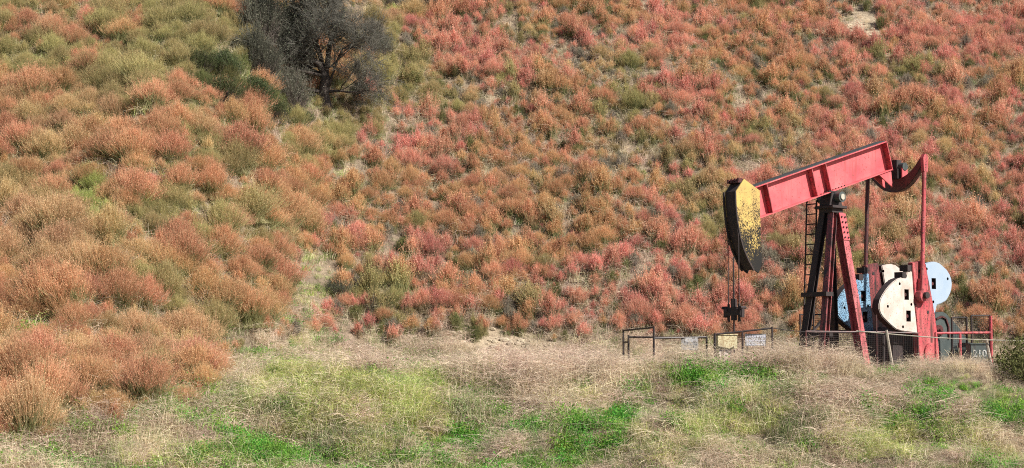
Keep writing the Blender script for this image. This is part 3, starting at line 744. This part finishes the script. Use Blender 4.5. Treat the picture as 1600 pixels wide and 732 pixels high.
def hbeam(bm, a, b, d, fw, t=.03, axis='x'):
    """I-section member from a to b: web depth d, flanges fw wide"""
    a, b = Vector(a), Vector(b)
    def member(o1, wx, wy): beam_between(bm, a + o1, b + o1, wx, wy)
    if axis == 'x':      # web in the u direction, flanges facing +-u
        member(Vector((0, 0, 0)), d - 2 * t, t); member(Vector((d / 2 - t / 2, 0, 0)), t, fw); member(Vector((-d / 2 + t / 2, 0, 0)), t, fw)
    else:                # web in the v direction, flanges facing +-v
        member(Vector((0, 0, 0)), t, d - 2 * t); member(Vector((0, d / 2 - t / 2, 0)), fw, t); member(Vector((0, -d / 2 + t / 2, 0)), fw, t)
def carve(o, bmc):
    me = bpy.data.meshes.new('cutter'); bmesh.ops.recalc_face_normals(bmc, faces=bmc.faces); bmc.to_mesh(me); bmc.free()
    c = bpy.data.objects.new('cutter', me); COL.objects.link(c); c.parent = o.parent
    md = o.modifiers.new('cut', 'BOOLEAN'); md.operation = 'DIFFERENCE'; md.object = c; md.solver = 'EXACT'
    bpy.context.view_layer.update(); dg = bpy.context.evaluated_depsgraph_get()
    new = bpy.data.meshes.new_from_object(o.evaluated_get(dg)); o.modifiers.clear(); o.data = new
    bpy.data.objects.remove(c); bpy.data.meshes.remove(me)

# walking beam
AL = math.radians(17); PIVZ = 5.12
BM_ = Matrix.Translation((0, 0, PIVZ)) @ Matrix.Rotation(-AL, 4, 'Y')      # beam frame: x along the beam
B0, B1, ZB, ZT = -3.35, 2.62, .16, 1.03
bm = bmesh.new(); L = B1 - B0; cx = (B0 + B1) / 2
box(bm, (cx, 0, (ZB + ZT) / 2), (L, .03, ZT - ZB - .06), BM_)
box(bm, (cx, 0, ZT - .015), (L, .40, .03), BM_); box(bm, (cx, 0, ZB + .015), (L, .40, .03), BM_)
wb = finish('walking_beam', bm, PINK, PJ)
bmw = bmesh.new(); box(bmw, (cx, 0, ZT + .012), (L, .37, .018), BM_)
finish('top_flange_coating', bmw, paint_mat('weathered_grey_top', (.035, .038, .038), (.06, .06, .06), (.03, .03, .03), wear=.55), wb)
for t in (-2.62, -.72, -.12):
    bm = bmesh.new(); box(bm, (t, -.105, (ZB + ZT) / 2), (.03, .175, ZT - ZB - .064), BM_); box(bm, (t, .105, (ZB + ZT) / 2), (.03, .175, ZT - ZB - .064), BM_)
    finish('stiffener', bm, RED, wb)
bm = bmesh.new(); box(bm, (B1 + .018, 0, (ZB + ZT) / 2), (.03, .42, ZT - ZB + .02), BM_); finish('end_plate', bm, RED, wb)
bm = bmesh.new()
for k in range(9):
    for sy in (-.14, .14):
        a = BM_ @ Vector((-.52 + k * .13, sy, ZB - .035)); b = BM_ @ Vector((-.52 + k * .13, sy, ZB + .06)); cyl(bm, a, b, .022, 6)
finish('bolt_row', bm, DARKM, wb)

# horsehead
side = [(1162.7, 280), (1187, 298), (1188, 340), (1189, 380), (1190.5, 405), (1189.5, 418), (1185, 427), (1179, 422), (1171, 407), (1163, 388), (1158, 370), (1153.5, 345), (1151, 320), (1150.4, 299)]
WH = .22
bm = bmesh.new()
o_ = [sz(a, b, WH) for a, b in side]
slab(o_, WH - .03, WH, bm); slab(o_, -WH, -WH + .03, bm)
hh = finish('horsehead', bm, HEADM, PJ)
bm = bmesh.new()      # curved front plate and closing plates between the cheeks
front = o_[7:] + o_[:1]
def band(bm, line, w0, w1, t):
    for (s0, z0), (s1, z1) in zip(line[:-1], line[1:]):
        d = Vector((s1 - s0, z1 - z0)); nrm = Vector((-d.y, d.x)).normalized() * t
        q = [(s0, z0), (s1, z1), (s1 + nrm.x, z1 + nrm.y), (s0 + nrm.x, z0 + nrm.y)]; slab(q, w0, w1, bm)
band(bm, front, -WH + .031, WH - .031, -.03)
band(bm, [(a - .02, b) for a, b in front[:-1]], WH - .03, WH + .02, .04); band(bm, [(a - .02, b) for a, b in front[:-1]], -WH - .02, -WH + .03, .04)
finish('face_plate', bm, DARKM, hh)
bm = bmesh.new(); s0, z0 = o_[0]
for k in range(4): box(bm, (s0 - .10 - .03 * k, -.15 + .1 * k, z0 - .02 - .015 * k), (.14, .06, .10))
box(bm, (s0 - .05, 0, z0 - .08), (.3, .40, .05)); finish('wireline_anchor', bm, BROWNRED, hh)

# bridle, carrier bar, polished rod
sb, _ = sz(1137.5, 470, -WH); zc = sz(1146, 487, 0)[1]
for sgn in (-1, 1):
    bm = bmesh.new(); s1, z1 = o_[-2]
    pts_ = [(s1 - .03, -sgn * .2, z1 + .1), (sz(1152, 335, WH)[0] - .04, -sgn * .2, sz(1152, 335, WH)[1]), (sb, -sgn * .2, sz(1152, 372, WH)[1]), (sb, -sgn * .2, zc)]
    tube_bm(bm, pts_, .016, .016, 6); finish('wireline', bm, DARKM, PJ)
bm = bmesh.new(); box(bm, (sb, 0, zc), (.16, .62, .22))
for sgn in (-1, 1):
    cyl(bm, (sb, sgn * .30, zc - .16), (sb, sgn * .30, zc + .14), .07, 8); cyl(bm, (sb - .12, sgn * .2, zc + .03), (sb + .12, sgn * .2, zc + .03), .055, 8)
    cyl(bm, (sb, sgn * .2, zc - .28), (sb, sgn * .2, zc + .2), .035, 8); cyl(bm, (sb - .1, sgn * .34, zc + .1), (sb + .1, sgn * .34, zc + .1), .04, 8)
cyl(bm, (sb, 0, zc - .24), (sb, 0, zc + .34), .085, 10)
finish('carrier_bar', bm, DARKM, PJ)
bm = bmesh.new(); cyl(bm, (sb, 0, .3), (sb, 0, sz(1145, 402, 0)[1]), .022, 8); finish('polished_rod', bm, DARKM, PJ)
bm = bmesh.new(); cyl(bm, (sb, 0, .45), (sb, 0, .62), .09, 10); cyl(bm, (sb, 0, .0), (sb, 0, .45), .14, 12); box(bm, (sb, 0, .30), (.5, .2, .16)); finish('stuffing_box', bm, YELLOWBOX, PJ)

# centre bearing on the samson post
bm = bmesh.new(); box(bm, (0, 0, PIVZ - .30), (.62, .70, .08)); box(bm, (0, 0, PIVZ + .13), (.6, .42, .05), Matrix.Translation((0, 0, 0)))
slab([(-.27, PIVZ - .26), (.27, PIVZ - .26), (.16, PIVZ + .16), (-.16, PIVZ + .16)], -.2, .2, bm)
finish('saddle_bearing', bm, DARKM, PJ, bevel=.01)
bm = bmesh.new(); cyl(bm, (0.02, -.42, PIVZ - .02), (0.02, .42, PIVZ - .02), .15, 18); finish('bearing_cap', bm, GREYM2, PJ)
bm = bmesh.new(); cyl(bm, (0.02, -.45, PIVZ - .02), (0.02, -.42, PIVZ - .02), .085, 14); finish('shaft_end', bm, GALV, PJ)
bm = bmesh.new(); box(bm, (0, 0, PIVZ - .40), (.44, .50, .12)); finish('post_cap', bm, DARKM, PJ)

# samson post
TOPZ = PIVZ - .46
for (st, wt, sb_, wb_, m, ax) in [(-.08, .14, -.93, .42, LEGRED, 'x'), (-.14, -.14, -.86, -.48, DARKM, 'x'), (.12, .16, .80, .50, LEGPINK, 'x'), (.08, -.12, .55, -.40, DARKM, 'x')]:  # the darker legs hold the shade they stand in as colour
    bm = bmesh.new(); hbeam(bm, (sb_, -wb_, 0.12), (st, -wt, TOPZ), .27 if m is LEGPINK else .19, .24 if m is LEGPINK else .20, .03, 'x' if m is not LEGPINK else 'y')
    leg = finish('leg', bm, m, PJ)
    if m is LEGPINK:
        bm = bmesh.new()
        def at(f): return Vector((sb_, -wb_, .12)).lerp(Vector((st, -wt, TOPZ)), f)
        a, b = at(.83), at(.995); off = Vector((0, -.15, 0)); beam_between(bm, a + off, b + off, .27, .025); gp = finish('gusset_plate', bm, PINK, leg)
        bm = bmesh.new()
        for r_ in range(5):
            for sx in (-.07, .07):
                c = at(.845 + r_ * .032) + Vector((sx, -.165, 0)); cyl(bm, c, c + Vector((0, -.03, 0)), .026, 6)
        finish('bolt', bm, DARKM, leg)
bm = bmesh.new(); box(bm, (-.62, 0, 2.33), (.30, .95, .12)); box(bm, (-.62, 0, 1.2), (.14, 1.0, .12)); finish('cross_brace', bm, DARKM, PJ)
bm = bmesh.new(); beam_between(bm, (-.75, .4, 1.0), (.5, .4, 2.0), .08, .08); finish('cross_brace', bm, DARKM, PJ)
# ladder
lad = empty('ladder', (0, 0, 0)); lad.parent = PJ
def lp(z, w_): return ((sz(1262, 517, -.62)[0]) + (sz(1267, 313, -.62)[0] - sz(1262, 517, -.62)[0]) * (z - 1.3) / 3.7, -w_, z)
for w_ in (-.78, -.40):
    bm = bmesh.new(); tube_bm(bm, [lp(.3, w_), lp(5.05, w_)], .026, .026, 6); finish('ladder_rail', bm, DARKM, lad)
bm = bmesh.new()
for k in range(16): cyl(bm, lp(.6 + k * .29, -.78), lp(.6 + k * .29, -.40), .018, 6)
finish('rungs', bm, DARKM, lad)

# equalizer, tail bearing
EQS = 2.86; EW = 1.02
bm = bmesh.new(); n = 20; rings = []
for k in range(n + 1):
    f = -1 + 2 * k / n; wv = f * EW; sag = .70 * abs(f) ** 2.2; zc_ = 5.42 + sag; hgt = .40 - .10 * abs(f); 
    rings.append([bm.verts.new((EQS + dx, -wv, zc_ + dz)) for dx, dz in ((-.10, 0), (.10, 0), (.10, hgt), (-.10, hgt))])
for a, b in zip(rings[:-1], rings[1:]):
    for k in range(4): bm.faces.new((a[k], a[(k + 1) % 4], b[(k + 1) % 4], b[k]))
bm.faces.new(rings[0]); bm.faces.new(rings[-1][::-1])
eq = finish('equalizer', bm, BROWNRED, PJ, bevel=.012)  # near-black colour holds the shade of its unlit face
bm = bmesh.new(); box(bm, (EQS, 0, 5.95), (.36, .42, .30)); box(bm, (EQS - .02, 0, 6.22), (.22, .30, .30)); finish('tail_bearing', bm, DARKM, PJ, bevel=.01)
bm = bmesh.new(); cyl(bm, (EQS + .02, -.34, 6.16), (EQS + .02, .34, 6.16), .12, 14); finish('bearing_cap', bm, GREYM2, PJ)
bm = bmesh.new(); box(bm, (EQS + .02, -.30, 5.95), (.24, .05, .34)); box(bm, (EQS + .02, .30, 5.95), (.24, .05, .34)); finish('bearing_bracket', bm, PINK, PJ)
e = BM_ @ Vector((B1, 0, ZB)); f_ = BM_ @ Vector((B1 - .55, 0, ZB))
bm = bmesh.new(); slab([(f_.x, f_.z - .01), (e.x, e.z - .01), (e.x + .06, e.z - .5)], .12, .16, bm); slab([(f_.x, f_.z - .01), (e.x, e.z - .01), (e.x + .06, e.z - .5)], -.16, -.12, bm); finish('tail_gusset', bm, PINK, PJ)

# pitman arms
pin = [sz(1441, 462, 1.06)]; PS, PZ = pin[0]
for sgn in (1, -1):
    bm = bmesh.new(); w_ = sgn * 1.06
    tube_bm(bm, [(EQS, -w_, 6.15), (PS, -w_, PZ + .35)], .062, .062, 12)
    slab([(EQS - .11, 6.35), (EQS - .04, 6.46), (EQS + .05, 6.46), (EQS + .11, 6.35), (EQS + .09, 5.95), (EQS - .09, 5.95)], w_ - .055, w_ + .055, bm)
    slab([(PS - .09, PZ + .5), (PS + .09, PZ + .5), (PS + .12, PZ + .1), (PS - .12, PZ + .1)], w_ - .075, w_ + .075, bm)
    pit = finish('pitman_arm', bm, RED if sgn > 0 else BROWNRED, PJ, smooth=False)
    bm = bmesh.new(); cyl(bm, (PS, -w_ - .10, PZ), (PS, -w_ + .10, PZ), .21, 10); finish('wrist_pin_bearing', bm, RED, pit, bevel=.01)
    bm = bmesh.new(); cyl(bm, (PS, -w_ - .20 , PZ), (PS, -w_ + .22 , PZ), .095, 12); finish('wrist_pin', bm, DARKM, pit)

# cranks and counterweights (traced on the near side; the far ones are the same castings)
CR = [(1425, 411), (1444, 407), (1451, 440), (1456.5, 470), (1462, 505), (1466, 540), (1468, 572), (1436, 574), (1434, 533), (1430, 480)]
LW = [(1425.5, 424), (1417.4, 425), (1416, 433), (1408, 434), (1402, 436), (1395, 441), (1389, 447), (1383.5, 454), (1379, 461), (1375.5, 468), (1373.7, 476), (1373.7, 483), (1376, 490), (1379.5, 495.5), (1384.6, 501), (1392, 508), (1400, 514.7), (1408, 517.5), (1434, 521), (1429.5, 480)]
RW = [(1445.5, 412), (1448, 411), (1455, 409.3), (1461, 409.2), (1468, 411.5), (1474, 416.4), (1480, 422), (1484, 428.4), (1486.8, 436), (1487.8, 444), (1487, 452), (1485, 459), (1482, 465), (1478.6, 470), (1471, 474.5), (1464, 477), (1463, 483), (1461.5, 489), (1459.5, 490), (1455, 470)]
def holes(kind):
    if kind == 'L':
        rc = [(1416.6, 460.6, 4.2, 8.2), (1419.6, 494.2, 4.3, 8.6)]; ro = [(1405.8, 443.7), (1387.3, 479), (1424, 476), (1411, 511)]
    else:
        rc = [(1459, 443.5, 4.2, 8.6)]; ro = [(1448, 420.5), (1480.8, 436), (1458.3, 472)]
    return rc, ro
def weight(outline, kind, w0, w1, m, flip=1):
    bm = plate(outline, w0, w1, ref=.95)
    if w0 < 0: pass
    o = finish('counterweight', bm, m, PJ, bevel=.02)
    rc, ro = holes(kind); bmc = bmesh.new()
    for a, b, hw, hh_ in rc:
        s, z = sz(a, b, .95); box(bmc, (s, -w1, z), (2 * hw / 42.5, .30, 2 * hh_ / 54))
    for a, b in ro:
        s, z = sz(a, b, .95); cyl(bmc, (s, -w1 - .1, z), (s, -w1 + .10, z), .045, 10)
    carve(o, bmc)
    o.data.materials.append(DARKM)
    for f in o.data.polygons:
        if abs(f.normal.y) < .5: f.material_index = 1      # rim painted black: its unlit shade put into the colour, plus oil
    bm = bmesh.new()
    for a, b, hw, hh_ in rc:
        s, z = sz(a, b, .95); box(bm, (s, -w1 + .135, z), (2 * hw / 42.5 - .01, .02, 2 * hh_ / 54 - .01)); cyl(bm, (s, -w1 + .13, z), (s, -w1 + .04, z), .05, 8)  # added dark plate blackens each pocket behind the bolt
    finish('bolt_and_dark_plate', bm, BROWNRED, o)
    return o
def rot_about(o, sgn): return o
for sgn in (1, -1):
    if sgn > 0: wc0, wc1, l0, l1 = .78, .97, .68, .95
    else: wc0, wc1, l0, l1 = -.95, -.76, -.93, -.66
    bm = plate(CR, wc0, wc1, ref=.95); bmesh.ops.translate(bm, verts=bm.verts, vec=(0, 0, 0))
    cr = finish('crank', bm, RED if sgn > 0 else LEGRED, PJ, bevel=.015)  # far crank: darker red also holds the shadow of the near assembly
    cs, cz = sz(1453, 552, .95)
    bm = bmesh.new(); cyl(bm, (cs, -wc1 - .05, cz), (cs, -wc0 + .05, cz), .30, 20); finish('crank_hub', bm, RED, cr)
    bm = bmesh.new(); s, z = sz(1449, 488, .95); cyl(bm, (s, -wc1 - .012, z), (s, -wc1 + .01, z), .05, 10); s, z = sz(1436, 424, .95); cyl(bm, (s, -wc1 - .012, z), (s, -wc1 + .01, z), .05, 10); finish('spare_pin_hole', bm, DARKM, cr)
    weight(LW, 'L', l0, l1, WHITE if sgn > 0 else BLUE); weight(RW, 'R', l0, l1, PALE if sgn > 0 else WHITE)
    bm = bmesh.new()
    for a, b in ((1420.5, 419), (1412.5, 430)):
        s, z = sz(a, b, .95); box(bm, (s, -(l0 + l1) / 2, z), (.17, .30, .17))
    finish('adjusting_lug', bm, DARKM, cr)
# gear reducer and skid
bm = bmesh.new(); gs = cs
slab([(gs - 1.15, .35), (gs + .65, .35), (gs + .65, 1.0), (gs + .40, 1.40), (gs - .55, 1.45), (gs - 1.15, 1.1)], -.52, .52, bm)
box(bm, (gs - .2, 0, .98), (1.95, 1.16, .07)); cyl(bm, (gs, -.7, cz), (gs, .7, cz), .16, 16)
finish('gear_reducer', bm, DARKM, PJ, bevel=.02)
bm = bmesh.new()
for w_ in (-.55, .55): box(bm, (1.6, w_, .02), (6.8, .22, .30))
for s in (-1.4, -.4, .9, 2.2, 3.6, 4.8): box(bm, (s, 0, .02), (.2, 1.1, .26))
box(bm, (3.0, 0, .23), (2.3, 1.3, .14))
for w_ in (-.45, .45): box(bm, (2.4, w_, .18), (.3, .3, .32)); 
finish('skid_base', bm, RED, PJ)
# belt guard, motor
bm = plate([(1458, 500), (1462, 491), (1468, 488), (1474, 487.5), (1480, 491), (1484, 496), (1494, 506), (1502, 516), (1512, 530), (1520, 546), (1523, 562), (1522, 588), (1460, 588), (1455, 540)], -.62, -.35, ref=-.35)
gd = finish('belt_guard', bm, GREYM2, PJ, bevel=.02)
bm = bmesh.new(); pl = [sz(a, b, -.35) for a, b in [(1462, 500), (1470, 496), (1476, 499), (1480, 510), (1481, 530)]]
band(bm, pl, -.347, -.30, .05); finish('guard_rim', bm, BROWNRED, gd)
s, z = sz(1467, 517, -.3)
bm = bmesh.new(); cyl(bm, (s, .36, z), (s, .26, z), .17, 16); cyl(bm, (s, .26, z), (s, .2, z), .07, 10); finish('sheave', bm, BROWNRED, PJ)
s, z = sz(1515, 560, .1)
bm = bmesh.new(); cyl(bm, (s - .1, .35, .62), (s - .1, -.45, .62), .30, 18); box(bm, (s - .1, 0, .2), (.6, .8, .3)); box(bm, (s - .1, 0, .95), (.25, .3, .12)); finish('motor', bm, GREYM2, PJ)

# ------------------------------------------------------------------ things round the pumpjack
def world(px, py, Y):
    d = ray(px, py); k = (Y - CAM[1]) / d[1]; return Vector(CAM + k * d)
def gz(x, y): return float(terrain(x, y))

# control box with the number
c = world(1527, 560, 49.0)
bx = empty('control_box', (c.x, c.y, gz(c.x, c.y)), math.radians(8)); tag(bx, 'dark control box painted with the white number 210', 'box')
bm = bmesh.new(); box(bm, (0, 0, .55), (.52, .35, .72)); box(bm, (0, 0, .93), (.56, .40, .04)); box(bm, (-.2, 0, .09), (.05, .3, .26)); box(bm, (.2, 0, .09), (.05, .3, .26)); finish('housing', bm, GREYM2, bx, bevel=.01)
tcu = bpy.data.curves.new('number', 'FONT'); tcu.body = '210'; tcu.size = .27; tcu.extrude = .004; tcu.offset = .004; tcu.align_x = 'CENTER'; tcu.align_y = 'CENTER'
to = bpy.data.objects.new('tmp', tcu); COL.objects.link(to); bpy.context.view_layer.update()
me = bpy.data.meshes.new_from_object(to.evaluated_get(bpy.context.evaluated_depsgraph_get())); bpy.data.objects.remove(to)
me.materials.clear(); me.materials.append(paint_mat('white_lettering', (.50, .50, .48), (.36, .36, .35), (.10, .11, .11), wear=.5))
no = bpy.data.objects.new('number', me); COL.objects.link(no); no.parent = bx; no.location = (0, -.182, .66); no.rotation_euler = (math.pi / 2, 0, 0)

def fence(name, label, posts, rails, m, r=.03, panels=(), cat='railing', mats=None):
    """posts: (x, y, top); rails: (i, j, height) between posts i and j; panels: (i, j, z0, z1) of wire mesh"""
    base = posts[0]; t = empty(name, (base[0], base[1], gz(base[0], base[1]))); tag(t, label, cat)
    o0 = Vector(t.location)
    for k, p in enumerate(posts):
        bm = bmesh.new(); z = gz(p[0], p[1]); cyl(bm, Vector((p[0], p[1], z - .1)) - o0, Vector((p[0], p[1], p[2])) - o0, r, 8); finish('post', bm, m, t)
    for i, j, za, zb in rails:
        bm = bmesh.new(); a, b = posts[i], posts[j]; cyl(bm, Vector((a[0], a[1], za)) - o0, Vector((b[0], b[1], zb)) - o0, r * .85, 8); finish('rail', bm, m, t)
    for i, j, z0, z1 in panels:
        bm = bmesh.new(); a, b = Vector(posts[i][:2] + (0,)), Vector(posts[j][:2] + (0,)); n = int((b - a).length / .055)
        def wire(p, q): beam_between(bm, p, q, .006, .006)
        for k in range(1, n):
            p = a.lerp(b, k / n); wire(Vector((p.x, p.y, z0)) - o0, Vector((p.x, p.y, z1)) - o0)
        for k in range(int((z1 - z0) / .055)):
            z = z0 + k * .055; q0 = Vector((a.x, a.y, z)) - o0; q1 = Vector((b.x, b.y, z)) - o0
            v = [bm.verts.new(q) for q in (q0, q1, q1 + Vector((0, 0, .007)), q0 + Vector((0, 0, .007)))]; bm.faces.new(v)
        finish('wire_mesh', bm, BLACKM, t)
    return t
def fp(px, py, Y): v = world(px, py, Y); return (v.x, v.y, v.z)
# left railing round the well head
a, b, c_, d_ = fp(974, 515, 48.4), fp(1021.5, 510, 46.9), fp(1104, 526, 47.4), fp(982, 524, 47.6)
def zz(py, Y, px=1000): return world(px, py, Y).z
fence('pipe_railing', 'black pipe railing standing in dry grass at the left end of the well site', [a, b, c_, d_],
      [(0, 1, zz(517, 48.4), zz(512, 46.9)), (3, 2, zz(527, 47.6), zz(528, 47.4)), (1, 2, zz(529, 46.9), zz(527, 47.4)), (0, 3, zz(535, 48.4), zz(535, 47.6))], BLACKM, .028)
a, b = fp(1117, 521, 46.8), fp(1206.5, 511, 46.8)
fence('pipe_railing', 'short rusty pipe railing in front of the well head below the horsehead', [a, b, fp(1160, 518, 46.8)], [(0, 1, zz(523, 46.8), zz(513, 46.8))], BLACKM, .028)
# far mesh guard behind the legs
Yr = 52.4
a, b, c_, d_ = fp(1262, 490, 51.6), fp(1345, 491, 53.0), fp(1262, 516, 48.6), fp(1369, 488, 50.2)
fence('mesh_guard', 'black wire mesh guard behind the legs of the pumpjack', [fp(1250, 491, 51.3), fp(1300, 491, 52.2), fp(1349, 491, 53.1)],
      [(0, 1, zz(492, 51.3), zz(492, 52.2)), (1, 2, zz(492, 52.2), zz(492, 53.1)), (0, 1, zz(517, 51.3), zz(517, 52.2)), (1, 2, zz(517, 52.2), zz(517, 53.1)), (0, 2, .1, .1)],
      BLACKM, .026, [(0, 1, .1, zz(493, 51.3)), (1, 2, .1, zz(493, 52.2))], 'guard fence')
fence('mesh_guard', 'low dark wire mesh guard in front of the legs and counterweights', [fp(1259, 517, 48.0), fp(1369, 492, 48.7), fp(1434, 521, 49.1)],
      [(0, 1, zz(518, 48.0), zz(519, 48.7)), (1, 2, zz(519, 48.7), zz(521, 49.1)), (0, 2, .12, .12)], BROWNRED, .024, [(0, 1, .1, zz(520, 48.4)), (1, 2, .1, zz(521, 48.9))], 'guard fence')
# red and black rails on the right
r1, r2, r3 = fp(1500, 520, 49.6), fp(1548, 494, 50.2), fp(1462, 520, 49.2)
fence('guard_rail', 'red pipe guard rail at the right end of the pumpjack', [r3, r1, r2], [(0, 1, zz(521, 49.2), zz(520.5, 49.6)), (1, 2, zz(520.5, 49.6), zz(520, 50.2))], RED, .04, cat='guard rail')
fence('mesh_guard', 'dark framed mesh panel behind the red guard rail on the right', [fp(1487, 496, 53.0), fp(1510, 495, 53.0), fp(1517.5, 493, 52.6), fp(1546, 492, 52.6)],
      [(0, 1, zz(496.5, 53), zz(496.5, 53)), (2, 3, zz(493.5, 52.6), zz(493.5, 52.6)), (2, 3, .3, .3), (0, 1, .3, .3)], BLACKM, .032, [(0, 1, .2, zz(497, 53)), (2, 3, .2, zz(494, 52.6))], 'guard fence')
# cable and stakes
def tubething(name, label, cat, pts, r, m, r2=None):
    o0 = Vector(pts[0]); bm = bmesh.new(); tube_bm(bm, [Vector(p) - o0 for p in pts], r, r if r2 is None else r2, 6)
    o = finish(name, bm, m); o.location = o0; return tag(o, label, cat)
w0, w1 = Vector(fp(1338, 517.5, 47.6)), Vector(fp(1660, 533, 47.0))
tubething('slack_cable', 'bleached cable running in front of the crank to the right edge', 'cable', [w0.lerp(w1, k / 10) - Vector((0, 0, .08 * math.sin(math.pi * k / 10))) for k in range(11)], .014, GALV)
w0, w1 = Vector(fp(1206.5, 513, 46.8)), Vector(fp(1345, 519, 47.4))
tubething('sagging_wire', 'thin dark wire from the rusty railing to the pumpjack legs', 'wire', [w0.lerp(w1, k / 10) - Vector((0, 0, .07 * math.sin(math.pi * k / 10))) for k in range(11)], .011, BLACKM)
for (a, b, la) in [((1385, 516, 47.5), (1397, 590, 47.5), 'pale leaning wooden stake below the white counterweight'), ((1541, 530, 47.3), (1552, 590, 47.3), 'leaning grey wooden stake beside the number box'),
                   ((1300, 538, 47.2), (1307, 590, 47.2), 'thin leaning stake between the legs of the pumpjack')]:
    tubething('wooden_stake', la, 'stake', [fp(*b), fp(*a)], .045 if '1300' not in str(a) else .02, WOOD, .035 if '1300' not in str(a) else .016)
tubething('rough_post', 'dark short post standing left of the tall stake by the counterweight', 'post', [fp(1381, 590, 47.7), fp(1380, 524, 47.7)], .04, DARKM)

# panels and boxes by the well head
def panel(name, label, cat, px0, px1, py0, py1, Y, m, extra=None, rz=0.0, depth=.04):
    a, b = world(px0, py0, Y), world(px1, py1, Y); cx_ = (a.x + b.x) / 2; t = empty(name, (cx_, Y, gz(cx_, Y)), rz); tag(t, label, cat)
    z0 = b.z - t.location.z; z1 = a.z - t.location.z; wd = b.x - a.x
    bm = bmesh.new(); box(bm, (0, 0, (z0 + z1) / 2), (wd, depth, z1 - z0)); finish('board', bm, m, t, bevel=.004)
    for s in (-.4, .4):
        bm = bmesh.new(); cyl(bm, (wd * s, depth / 2 + .02, -.1), (wd * s, depth / 2 + .02, z1), .018, 6); finish('post', bm, DARKM, t)
    return t, wd, z0, z1
WS = paint_mat('sign_white', (.50, .50, .52), (.38, .37, .38), (.20, .17, .15), wear=.52)
t, wd, z0, z1 = panel('notice_sign', 'white notice sign with faded blue print on the railing under the horsehead', 'sign', 1164, 1197, 522, 541, 46.9, WS)
bm = bmesh.new(); rr_ = random.Random(3)
for r_ in range(3):
    x = -wd * .42
    while x < wd * .40:
        l = rr_.uniform(.02, .07); box(bm, (x + l / 2, -.023, z1 - .07 - r_ * .11), (l, .005, .05 if r_ == 0 else .03)); x += l + .025
finish('faded_print', bm, paint_mat('faded_blue_ink', (.42, .42, .52), (.50, .50, .58), (.6, .6, .62), wear=.5), t)
t, wd, z0, z1 = panel('notice_sign', 'small grey sign with a white strip on the black pipe railing', 'sign', 1064, 1091, 527, 548, 47.2, paint_mat('sign_grey', (.26, .25, .25), (.36, .34, .33), (.1, .1, .1), wear=.55))
bm = bmesh.new(); box(bm, (0.03, -.024, z1 - .08), (wd * .7, .006, .10)); finish('white_strip', bm, WS, t)
c = world(1133, 524, 47.3); t = empty('valve_box', (c.x, 47.3, gz(c.x, 47.3)), .25); tag(t, 'cream yellow box on a pale pedestal beside the polished rod', 'box')
bm = bmesh.new(); zt = c.z - t.location.z; box(bm, (0, 0, zt - .19), (.56, .35, .36)); box(bm, (0, 0, zt + .01), (.60, .39, .04)); finish('housing', bm, YELLOWBOX, t, bevel=.01)
bm = bmesh.new(); box(bm, (-.05, 0, (zt - .38) / 2), (.36, .28, zt - .38)); finish('pedestal', bm, paint_mat('pale_concrete', (.55, .48, .44), (.46, .4, .36), (.3, .25, .2), wear=.6), t)
